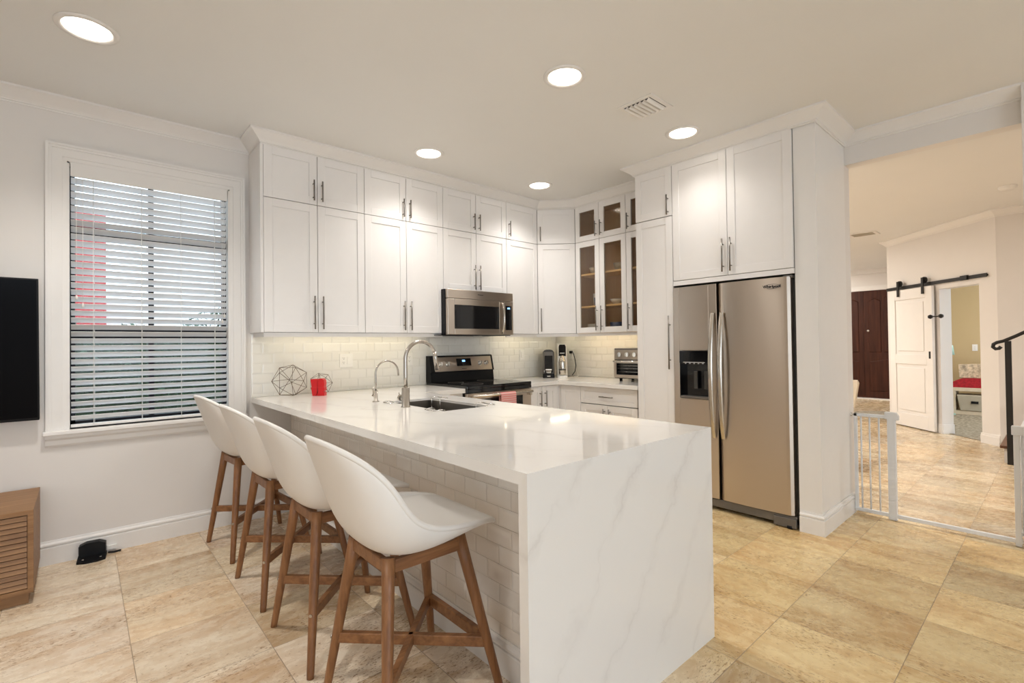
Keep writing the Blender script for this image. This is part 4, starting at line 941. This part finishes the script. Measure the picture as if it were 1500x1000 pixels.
# ------------------------------------------------------------------ bar stools
def make_stool():
    t = thing('bar_stool', '', 'bar stool')
    # shell surface: sections from the front lip to the top of the back, each from a centre point to a rim point
    cl = [((0.232, 0.636), (0.222, 0.640, 0.185)), ((0.222, 0.644), (0.195, 0.655, 0.205)), ((0.165, 0.640), (0.125, 0.668, 0.225)), ((0.085, 0.622), (0.040, 0.680, 0.240)),
          ((0.000, 0.603), (-0.040, 0.692, 0.250)), ((-0.080, 0.593), (-0.102, 0.713, 0.256)), ((-0.150, 0.596), (-0.150, 0.745, 0.258)), ((-0.205, 0.618), (-0.185, 0.795, 0.256)),
          ((-0.242, 0.665), (-0.212, 0.845, 0.250)), ((-0.267, 0.730), (-0.245, 0.893, 0.236)), ((-0.290, 0.803), (-0.290, 0.938, 0.208)), ((-0.315, 0.875), (-0.325, 0.965, 0.168)), ((-0.342, 0.942), (-0.350, 0.983, 0.112)), ((-0.362, 0.990), (-0.365, 0.992, 0.050))]
    nu = 16; vs = []
    for (x, z), (rx, rz_, wd) in cl:
        for i in range(nu+1):
            u = -1+2*i/nu; au = abs(u)
            yy = wd*math.sin(PI/2*au)**0.95*(1 if u > 0 else -1); s_ = (1-math.cos(PI/2*au))**1.25
            vs.append((x+(rx-x)*s_, yy, z+(rz_-z)*s_))
    fs = [(j*(nu+1)+i, j*(nu+1)+i+1, (j+1)*(nu+1)+i+1, (j+1)*(nu+1)+i) for j in range(len(cl)-1) for i in range(nu)]
    m = MB(); m.add(vs, fs, True); o = m.build('seat_shell', 'shell', t)
    n_ = nu+1; L_ = len(cl)
    ring = [Vector(vs[j*n_+nu]) for j in range(L_)] + [Vector(vs[(L_-1)*n_+i]) for i in (12, 8, 4)] + [Vector(vs[j*n_]) for j in reversed(range(L_))] + [Vector(vs[i]) for i in (4, 8, 12)]
    sm = []; N_ = len(ring)
    for i in range(N_):
        p0, p1, p2, p3 = (ring[(i+k_) % N_] for k_ in (-1, 0, 1, 2))
        for q in (0, 1/3, 2/3):
            sm.append(((1-q)**3*p0 + (3*q**3-6*q*q+4)*p1 + (-3*q**3+3*q*q+3*q+1)*p2 + q**3*p3)/6)
    MB().tube(sm, 0.0095, 10, close=True).build('rim', 'shell', t)
    sd = o.modifiers.new('solid', 'SOLIDIFY'); sd.thickness = 0.015; sd.offset = 0
    ss = o.modifiers.new('sub', 'SUBSURF'); ss.levels = 1; ss.render_levels = 2
    TZ = 0.598; tx0, tx1, ty = -0.175, 0.105, 0.128; fx0, fx1, fy = -0.245, 0.215, 0.240
    legs = [(tx0, ty, fx0, fy), (tx0, -ty, fx0, -fy), (tx1, ty, fx1, fy), (tx1, -ty, fx1, -fy)]
    def at(l, z):
        f_ = (TZ-z)/TZ; return Vector((l[0]+(l[2]-l[0])*f_, l[1]+(l[3]-l[1])*f_, z))
    for l in legs:
        m = MB(); m.tube([at(l, 0.0), at(l, 0.02), at(l, 0.30), at(l, 0.50), at(l, TZ+0.004)], [0.0135, 0.0145, 0.0185, 0.021, 0.0225], 14); m.build('leg', 'walnut', t)
    def bar(a, b, hw, hh, nm, mat='walnut_h'):
        a, b = Vector(a), Vector(b); dr = (b-a).normalized(); s = Vector((-dr.y, dr.x, 0)).normalized()*hw; uu = Vector((0, 0, hh))
        MB().hexa([a-s-uu, a+s-uu, a+s+uu, a-s+uu], [b-s-uu, b+s-uu, b+s+uu, b-s+uu]).build(nm, mat, t, 0.003)
    bar(at(legs[0], .574), at(legs[1], .574), 0.011, 0.021, 'seat_rail'); bar(at(legs[2], .574), at(legs[3], .574), 0.011, 0.021, 'seat_rail')
    bar(at(legs[0], .574), at(legs[2], .574), 0.011, 0.021, 'seat_rail'); bar(at(legs[1], .574), at(legs[3], .574), 0.011, 0.021, 'seat_rail')
    
    zc = 0.225
    bar(at(legs[0], zc), at(legs[3], zc), 0.011, 0.019, 'cross_stretcher'); bar(at(legs[1], zc), at(legs[2], zc), 0.011, 0.019, 'cross_stretcher')
    bar(at(legs[2], zc+0.004), at(legs[3], zc+0.004), 0.011, 0.021, 'footrest')
    for l in legs[:2]:
        p = at(l, zc); d_ = (p-Vector((0, 0, zc))).normalized(); m = MB(); m.cyl(p+d_*0.015, p+d_*0.0205, 0.0065, n=14); m.build('bolt', 'nickel', t)
    return t
GS = 'bar stools along the peninsula'
st0 = make_stool()
stools = [(-0.045, -0.495, 5, 'white shell bar stool farthest away, next to the window wall'), (-0.040, -1.215, 1, 'white shell bar stool second from the window wall'),
          (-0.035, -1.870, 0, 'white shell bar stool second nearest the waterfall end'), (-0.025, -2.480, 0, 'white shell bar stool nearest the viewer with its whole seat visible')]
for i, (x, y, a, lb) in enumerate(stools):
    o = st0 if i == 0 else copy_tree(st0)
    o.location = (x, y, 0); o.rotation_euler = (0, 0, math.radians(a)); tag(o, lb, 'bar stool', GS)

# ------------------------------------------------------------------ television, console, dock
tv = thing('television', 'wall-mounted black flat television at the left edge', 'television', (-1.85, -0.02, 0.88))
tv_t = math.radians(8)
def tvp(x, y, z):   # tilt forward about the bottom edge
    zz, yy = z, y
    return (x, -0.055 + yy*math.cos(tv_t) - zz*math.sin(tv_t), zz*math.cos(tv_t) + yy*math.sin(tv_t))
m = MB(); W, H = 0.722, 0.825
m.hexa([tvp(-W, 0, 0), tvp(W, 0, 0), tvp(W, 0.035, 0), tvp(-W, 0.035, 0)], [tvp(-W, 0, H), tvp(W, 0, H), tvp(W, 0.035, H), tvp(-W, 0.035, H)]); m.build('bezel', 'black', tv, 0.003)
m = MB(); e = 0.008; m.hexa([tvp(-W+e, -0.001, e*2), tvp(W-e, -0.001, e*2), tvp(W-e, 0.001, e*2), tvp(-W+e, 0.001, e*2)], [tvp(-W+e, -0.001, H-e), tvp(W-e, -0.001, H-e), tvp(W-e, 0.001, H-e), tvp(-W+e, 0.001, H-e)]); m.build('screen', 'screen', tv)
MB().box(-0.15, 0.15, -0.10, 0.018, 0.25, 0.55).build('wall_bracket', 'black', tv)

O = (-2.0, -0.30, 0)
cs = thing('media_console', 'low wooden media console with louvred doors, bottom left', 'console', O)
cx0_, cx1_, cy0_, cy1_, cz0, cz1 = -3.0, -1.128, -0.575, -0.030, 0.060, 0.478
m = MB(O); m.box(cx0_, cx1_, cy0_, cy1_, cz1-0.022, cz1).box(cx0_, cx1_, cy0_, cy1_, cz0, cz0+0.022).box(cx0_, cx0_+0.022, cy0_, cy1_, cz0+0.022, cz1-0.022).box(cx1_-0.022, cx1_, cy0_, cy1_, cz0+0.022, cz1-0.022).box(cx0_+0.022, cx1_-0.022, cy1_-0.012, cy1_, cz0+0.022, cz1-0.022)
m.build('case', 'oak', cs, 0.001)
MB(O).box(cx0_+0.03, cx1_-0.02, cy0_+0.03, cy1_-0.02, 0.0, cz0).build('plinth', 'oak', cs)
dw = (cx1_-cx0_-0.044)/3
for k in range(3):
    a = cx0_+0.022+k*dw+0.002; b = a+dw-0.004; m = MB(O); z = cz0+0.026
    m.box(a, b, cy0_+0.022, cy0_+0.030, cz0+0.024, cz1-0.024)
    while z < cz1-0.040:
        m.prism([(cy0_+0.022, z), (cy0_+0.004, z), (cy0_+0.010, z+0.0215), (cy0_+0.022, z+0.0215)], lambda p, q: (a, p, q), lambda p, q: (b, p, q)); z += 0.0262
    m.build('louvred_door', 'oak', cs)

dk = thing('charging_dock', 'small black robot vacuum charging dock against the baseboard', 'dock', (-0.887, -0.018, 0), math.radians(-6))
m = MB(); m.prism([(-0.066, 0), (0.062, 0), (0.062, 0.082), (0.030, 0.098), (-0.030, 0.098), (-0.066, 0.084)], lambda a, b: (a, -0.006, b), lambda a, b: (a, -0.055, b)); m.build('tower', 'black', dk, 0.004)
m = MB(); m.prism([(-0.070, -0.02), (0.066, -0.02), (0.066, -0.115), (0.030, -0.135), (-0.030, -0.135), (-0.070, -0.115)], lambda a, b: (a, b, 0), lambda a, b: (a, b, 0.012 if b < -0.05 else 0.022)); m.build('ramp', 'black', dk, 0.002)
for x in (-0.042, 0.040): MB().lathe([(0, 0.017), (0.006, 0.016), (0.007, 0.010)], (x, -0.092, 0), 14).build('contact', 'chrome', dk)
m = MB((-0.79, -0.03, 0.03)); m.box(-0.823, -0.775, -0.040, -0.018, 0.022, 0.044)
tag(m.build('white_clip', 'plate'), 'small white plastic block beside the black dock', 'clip')
m = MB((-0.79, -0.05, 0.01)); m.tube([(-0.818, -0.060, 0.012), (-0.79, -0.056, 0.006), (-0.755, -0.050, 0.006)], 0.0055, 8); tag(m.build('dock_cord', 'black'), 'short black cord lying on the floor beside the dock', 'cord')

# ------------------------------------------------------------------ hall
# 45 degree wall with the sliding door
A = Vector((7.27, -3.55, 0)); dv = Vector((math.sqrt(.5), math.sqrt(.5), 0)); nv = Vector((math.sqrt(.5), -math.sqrt(.5), 0))   # nv points away from the kitchen
r2_ = math.sqrt(2); s_o0, s_o1, s_e = 0.17*r2_, 0.60*r2_, 1.31*r2_; WT = 0.15
def P(s, n, z): q = A+dv*s+nv*n; return (q.x, q.y, z)
def wbox(mb, s0, s1, n0, n1, z0, z1):
    return mb.hexa([P(s0, n0, z0), P(s1, n0, z0), P(s1, n1, z0), P(s0, n1, z0)], [P(s0, n0, z1), P(s1, n0, z1), P(s1, n1, z1), P(s0, n1, z1)])
m = MB(); wbox(m, 0, s_o0, 0, WT, 0, ZC); m.hexa([P(s_o1, 0, 0), P(s_e, 0, 0), P(s_e+WT, WT, 0), P(s_o1, WT, 0)], [P(s_o1, 0, ZC), P(s_e, 0, ZC), P(s_e+WT, WT, ZC), P(s_o1, WT, ZC)]); wbox(m, s_o0, s_o1, 0, WT, 1.975, ZC)
struct('wall_diagonal', m, 'wall')
e_ = A+dv*s_e
m = MB(); m.box(e_.x, 12.1, e_.y-0.12, e_.y, 0, ZC); struct('wall_passage', m, 'wall')
struct('wall_stair', MB().box(A.x, A.x+0.12, -6.2, A.y, 0, ZC), 'wall')
struct('wall_entrance', MB().box(12.0, 12.15, -4.6, 0.1, 0, ZC), 'wall')
struct('wall_hall_near', MB().box(3.6, 7.4, -6.35, -6.2, 0, ZC), 'wall')
m = molding(MB(), [(e_.x+0.3, e_.y-0.0), (e_.x-0.0, e_.y), (A.x, A.y), (A.x-0.0005, -6.1)][::-1], [(-x, z) for x, z in crown(0.08, 0.085)]); struct('trim_5', m, 'trim')
m = MB()
def bbase(s0, s1): wbox(m, s0, s1, -0.014, 0, 0, 0.10); wbox(m, s0, s1, -0.009, 0, 0.10, 0.125)
bbase(0, s_o0+0.01); bbase(s_o1-0.01, s_o1+0.14); wbox(m, s_o1-0.014, s_o1, 0, WT, 0, 0.125)
struct('baseboard_hall', m, 'trim')
struct('trim_6', MB().box(11.90, 12.0, -4, 0, ZC-0.09, ZC).box(11.96, 12.0, -2.9, -0.4, 2.37, 2.47), 'trim')
# dark front doors
def front_door(idx, y0, y1):
    o = bpy.data.objects.new('door_%d' % idx, None); C.objects.link(o); o.location = (11.95, (y0+y1)/2, 0); o['kind'] = 'structure'; O = tuple(o.location)
    m = MB(O); m.box(11.955, 11.998, y0, y1, 0.03, 2.365); m.build('leaf', 'mahogany', o)
    w_ = (y1-y0)
    for (a, b, z0, z1) in ((0.10, 0.36, 1.02, 2.2), (0.42, 0.58, 1.02, 2.25), (0.64, 0.90, 1.02, 2.2), (0.10, 0.90, 0.18, 0.88)):
        m = MB(O); ya, yb = y0+a*w_, y0+b*w_
        m.prism([(ya, z0), (yb, z0), (yb, z1-0.06), ((ya+yb)/2, z1), (ya, z1-0.06)], lambda p, q: (11.957, p, q), lambda p, q: (11.944, (p-(ya+yb)/2)*0.9+(ya+yb)/2, (q-(z0+z1)/2)*0.97+(z0+z1)/2)); m.build('door_panel', 'mahogany', o)
    return o, O
o, O = front_door(2, -2.02, -1.16)
m = MB(O); m.lathe([(0, -0.03), (0.022, -0.025), (0.028, -0.012), (0.02, 0.0)], (11.955, -1.24, 1.49), 16, 'x'); m.build('doorknob', 'chrome', o)
o, O = front_door(3, -1.155, -0.30)
struct('trim_7', MB().box(11.88, 12.0, -2.1, -0.2, 0, 0.028), 'trim')

# barn door and rail
bd = thing('sliding_barn_door', 'white panelled sliding door hanging in front of the diagonal hall wall', 'door', P(s_o1+0.42, -0.05, 0))
def lbox(mb, s0, s1, n0, n1, z0, z1): return wbox(mb, s0, s1, n0, n1, z0, z1)
O = P(s_o1+0.42, -0.05, 0)
b0, b1 = s_o1+0.045, s_o1+0.86
m = MB(O); sw = 0.11
wbox(m, b0, b0+sw, -0.070, -0.032, 0.012, 2.03); wbox(m, b1-sw, b1, -0.070, -0.032, 0.012, 2.03)
for z0, z1 in ((0.012, 0.20), (0.93, 1.07), (1.88, 2.03)): wbox(m, b0+sw, b1-sw, -0.070, -0.032, z0, z1)
wbox(m, b0+sw, b1-sw, -0.058, -0.034, 0.2, 1.88); m.build('door_leaf', 'trim', bd, 0.003)
m = MB(O)
for z0, z1 in ((0.25, 0.88), (1.12, 1.83)): wbox(m, b0+sw+0.05, b1-sw-0.05, -0.066, -0.056, z0, z1)
m.build('door_panel', 'trim', bd, 0.006)
m = MB(O); wbox(m, b0+0.035, b0+0.065, -0.073, -0.069, 1.02, 1.12); m.build('finger_pull', 'dark_metal', bd)
m = MB(O); q0, q1 = P(b0+0.02, -0.075, 1.60), P(b0-0.16, -0.075, 1.60); m.cyl(q0, q1, 0.008).lathe([(0, -0.03), (0.026, -0.018), (0.03, 0), (0.026, 0.018), (0, 0.03)], q0, 12).lathe([(0, -0.03), (0.026, -0.018), (0.03, 0), (0.026, 0.018), (0, 0.03)], q1, 12); m.build('latch_bar', 'dark_metal', bd)
for s in (b0+0.14, b1-0.20):
    m = MB(O); wbox(m, s-0.018, s+0.018, -0.090, -0.078, 1.93, 2.16); c = Vector(P(s, -0.055, 2.125)); m.cyl(c-nv*0.010, c+nv*0.012, 0.045, n=20); m.build('roller_hanger', 'dark_metal', bd)
rl = MB(P(0.9, -0.045, 2.07)); wbox(rl, 0.10, s_e-0.02, -0.028, -0.020, 2.045, 2.090)
tag(rl.build('barn_door_rail', 'dark_metal'), 'black steel rail holding the white sliding door', 'rail'); rail = bpy.data.objects['barn_door_rail']
for s in (0.12, 0.55, 1.0, 1.45, 1.80):
    m = MB(P(0.9, -0.045, 2.07)); c = Vector(P(s, 0, 2.067)); m.cyl(c, c-nv*0.020, 0.012, n=10); m.build('standoff', 'dark_metal', rail)
m = MB(P(0.9, -0.045, 2.07)); wbox(m, 0.36, 0.46, -0.046, -0.018, 2.04, 2.10); m.build('end_stop', 'dark_metal', rail)

# play room behind the opening
struct('floor_playroom', MB().add([P(s_o0-1.3, WT*0.5, 0.004), P(s_e+1.2, WT*0.5, 0.004), P(s_e+1.2, 5, 0.004), P(s_o0-1.3, 5, 0.004)], [(0, 1, 2, 3)]), 'rug')
RW = 10.95
struct('wall_playroom', MB().box(RW, RW+0.1, -6.5, e_.y-0.12, 0, ZC), 'ochre')
struct('wall_playroom_side', MB().box(e_.x+0.3, RW, e_.y-0.16, e_.y-0.12, 0, ZC), 'ochre')
can(9.4, -3.9, 'added unseen ceiling light inside the ochre playroom', lamp='hall_fill', grp='added hall fill lights')  # unseen lamp added to brighten the playroom
us = thing('storage_bench', 'pale wooden bench frame holding a grey bin in the playroom', 'storage unit', (10.45, -3.0, 0.005)); O = (10.45, -3.0, 0.005)
yb0, yb1 = -2.78, -3.265
m = MB(O); m.box(10.28, 10.68, yb0, yb1, 0.40, 0.46).box(10.28, 10.68, yb0, yb1, 0.005, 0.07).box(10.28, 10.68, yb0, yb0-0.045, 0.07, 0.40).box(10.28, 10.68, yb1+0.045, yb1, 0.07, 0.40); m.build('frame', 'pine', us, 0.003)
m = MB((10.48, -3.06, 0.07)); m.hexa([(10.27, yb0-0.10, 0.075), (10.27, yb1+0.10, 0.075), (10.62, yb1+0.10, 0.075), (10.62, yb0-0.10, 0.075)], [(10.25, yb0-0.06, 0.34), (10.25, yb1+0.06, 0.34), (10.64, yb1+0.06, 0.34), (10.64, yb0-0.06, 0.34)])
sb = m.build('storage_bin', 'bin', None, 0.01); tag(sb, 'grey plastic bin with dark handle slot under the bench', 'bin')
m = MB((10.48, -3.06, 0.07)); m.box(10.238, 10.262, -3.02, -3.11, 0.20, 0.24); m.build('handle_slot', 'black', sb)
us2 = thing('storage_shelf', 'taller pale wooden shelf unit at the right of the playroom bench', 'storage unit', (10.45, -3.6, 0.005)); O = (10.45, -3.6, 0.005)
m = MB(O); m.box(10.26, 10.66, -3.275, -3.325, 0.005, 0.78).box(10.26, 10.66, -3.90, -3.95, 0.005, 0.78).box(10.26, 10.66, -3.325, -3.90, 0.74, 0.78).box(10.26, 10.66, -3.325, -3.90, 0.005, 0.07)
for z in (0.25, 0.43, 0.60): m.box(10.27, 10.66, -3.325, -3.90, z, z+0.02)
m.build('frame', 'pine', us2, 0.003)
MB(O).box(10.60, 10.66, -3.325, -3.90, 0.07, 0.74).build('back_panel', 'black', us2)
m = MB((10.5, -3.05, 0.461)); m.prism([(-2.79, 0), (-3.25, 0), (-3.26, 0.10), (-3.20, 0.15), (-3.05, 0.16), (-2.88, 0.145), (-2.78, 0.09)], lambda a, b: (10.30, a, 0.461+b), lambda a, b: (10.62, a, 0.461+b)); tag(m.build('red_bundle', 'red_cloth', None, 0.03), 'red folded cloth bundle lying on the playroom bench', 'cloth')
m = MB((10.45, -3.05, 0.60)); m.hexa([(10.40, -2.86, 0.622), (10.40, -3.22, 0.622), (10.425, -3.22, 0.622), (10.425, -2.86, 0.622)], [(10.44, -2.85, 0.85), (10.44, -3.21, 0.87), (10.465, -3.21, 0.87), (10.465, -2.85, 0.85)]); tag(m.build('picture_book', 'pattern', None, 0.004), 'cream patterned picture book leaning on the red bundle', 'book')
m = MB((10.45, -3.6, 0.781)); m.box(10.30, 10.60, -3.295, -3.55, 0.781, 0.97); tag(m.build('red_box', 'red_cloth', None, 0.01), 'red box on top of the tall playroom shelf', 'box')
outlet('small white switch plate on the ochre playroom wall', (RW-0.0005, -3.02, 1.13), -PI/2, True)
m = MB((10.2, -2.72, 0.0)); m.cyl((10.2, -2.745, 0.005), (10.2, -2.745, 1.0), 0.012).lathe([(0.02, 1.20), (0.07, 1.18), (0.09, 1.02), (0.085, 1.02), (0.06, 1.17)], (10.2, -2.745, 0), 18).lathe([(0, 0.03), (0.08, 0.02), (0.09, 0.005)], (10.2, -2.745, 0), 18); tag(m.build('floor_lamp', 'teal'), 'slim pale teal floor lamp at the left edge of the playroom opening', 'lamp')

# stairs, newel post and handrail
stt = thing('staircase', 'bottom of a staircase with dark wooden treads and white risers', 'staircase', (6.6, -3.8, 0)); O = (6.6, -3.8, 0)
for i in range(5):
    y = -3.64-i*0.27
    MB(O).box(6.23, 7.26, y-0.27, y-0.0, i*0.18, i*0.18+0.15).build('riser', 'trim', stt)
    MB(O).box(6.20, 7.26, y-0.29, y+0.03, i*0.18+0.151, i*0.18+0.18).build('tread', 'tread', stt, 0.006)
ra = thing('stair_railing', 'black iron newel post with a scrolled handrail beside the stairs', 'railing', (6.18, -3.70, 0)); O = (6.18, -3.70, 0)
xx = 6.165
MB(O).box(xx-0.024, xx+0.024, -3.715, -3.667, 0, 1.262).build('newel_post', 'dark_metal', ra, 0.003)
m = MB(O); sl = 0.62
pts = [(xx, -3.640, 1.205), (xx, -3.625, 1.185), (xx, -3.600, 1.18), (xx, -3.580, 1.20), (xx, -3.585, 1.23), (xx, -3.61, 1.247), (xx, -3.66, 1.262), (xx, -3.75, 1.312), (xx, -4.2, 1.312+0.45*sl), (xx, -4.8, 1.312+1.05*sl)]
m.tube(pts, 0.017, 10); m.build('handrail', 'dark_metal', ra)
for k in range(7):
    y = -3.84-k*0.135; MB(O).box(xx-0.008, xx+0.008, y-0.008, y+0.008, 0.0 if False else 0.0, 1.30+(-3.75-y)*sl).build('baluster', 'dark_metal', ra)

# dining chair seen past the pillar
dc = thing('dining_chair', 'cream upholstered dining chair just showing past the pillar', 'chair', (4.93, -2.39, 0), math.radians(0)); 
m = MB(); m.prism([(-0.22, 0.46), (0.185, 0.46), (0.215, 0.66), (0.235, 0.835), (0.220, 0.865), (-0.23, 0.865)], lambda a, b: (0.20+(b-0.46)*0.15, -a, b), lambda a, b: (0.26+(b-0.46)*0.15, -a, b)); m.build('backrest', 'cream', dc, 0.015)
MB().box(-0.22, 0.26, -0.21, 0.21, 0.38, 0.47).build('seat', 'cream', dc, 0.02)
for sx in (-0.19, 0.22):
    for sy in (-0.18, 0.18): MB().cyl((sx, sy, 0.38), (sx*1.12, sy*1.1, 0.0), 0.02, 0.014).build('leg', 'dark_metal', dc)

# smoke detector, hall vent
m = MB((6.08, -3.72, ZC)); m.lathe([(0, ZC-0.035), (0.055, ZC-0.035), (0.07, ZC-0.02), (0.072, ZC-0.0005)], (6.08, -3.72, 0), 24); tag(m.build('smoke_detector', 'plate'), 'round white smoke detector on the hall ceiling', 'smoke detector')
hv = thing('hall_air_vent', 'flat white air vent on the hall ceiling', 'vent', (7.55, -2.17, ZC))
m = MB(); m.box(-0.15, 0.15, -0.17, -0.13, -0.012, 0).box(-0.15, 0.15, 0.13, 0.17, -0.012, 0).box(-0.15, -0.11, -0.13, 0.13, -0.012, 0).box(0.11, 0.15, -0.13, 0.13, -0.012, 0); m.build('vent_frame', 'trim', hv)
m = MB()
for k in range(5): m.box(-0.10+k*0.045, -0.085+k*0.045, -0.13, 0.13, -0.014, 0)
m.build('louvres', 'bin', hv)

# ------------------------------------------------------------------ safety gate
O = (3.40, -3.0, 0)
gt = thing('safety_gate', 'white metal child safety gate standing open in the hall opening', 'gate', O)
g0, g1, gx = -3.016, -3.855, 3.405
m = MB(O); m.box(gx-0.012, gx+0.012, g0, -3.885, 0.020, 0.045).box(gx-0.010, gx+0.010, g0, g0-0.022, 0.02, 0.745).box(gx-0.010, gx+0.010, g0, -3.225, 0.722, 0.745); m.build('frame', 'white_metal', gt, 0.003)
for y in (-3.060, -3.112, -3.168): MB(O).cyl((gx, y, 0.045), (gx, y, 0.722), 0.0058, n=10).build('bar', 'white_metal', gt)
MB(O).box(gx-0.0145, gx+0.0145, -3.218, -3.268, 0.002, 0.735).build('hinge_post', 'white_metal', gt, 0.004)
m = MB(O); m.prism([(-3.206, 0.722), (-3.285, 0.715), (-3.285, 0.745), (-3.270, 0.770), (-3.206, 0.770)], lambda a, b: (gx-0.018, a, b), lambda a, b: (gx+0.018, a, b)); m.build('post_cap', 'white_metal', gt, 0.003)
m = MB(O); m.box(gx-0.0145, gx+0.0145, -3.852, -3.880, 0.002, 0.735); m.build('latch_post', 'white_metal', gt, 0.003)
m = MB(O); m.box(gx-0.030, gx+0.018, -3.845, -3.905, 0.690, 0.745); m.build('latch_head', 'white_metal', gt, 0.004)
m = MB(O)
for z in (0.032, 0.733):
    m.cyl((gx, g0, z), (gx, PY1-0.014 if z < 0.2 else PY1-0.001, z), 0.006, n=10); m.cyl((gx, PY1-0.017 if z < .2 else PY1-0.001, z), (gx, PY1-0.022 if z < .2 else PY1-0.008, z), 0.014, n=14)
m.build('wall_mount', 'chrome', gt)
# swung-open leaf of the gate, reaching towards the hall
m = MB(O); m.box(gx+0.02, gx+0.58, -3.896, -3.876, 0.06, 0.08).box(gx+0.02, gx+0.58, -3.896, -3.876, 0.70, 0.72)
lf = m.build('swing_leaf', 'white_metal', gt, 0.002)
for k in range(9): MB(O).cyl((gx+0.035+k*0.066, -3.886, 0.08), (gx+0.035+k*0.066, -3.886, 0.70), 0.0058, n=8).build('leaf_bar', 'white_metal', lf)
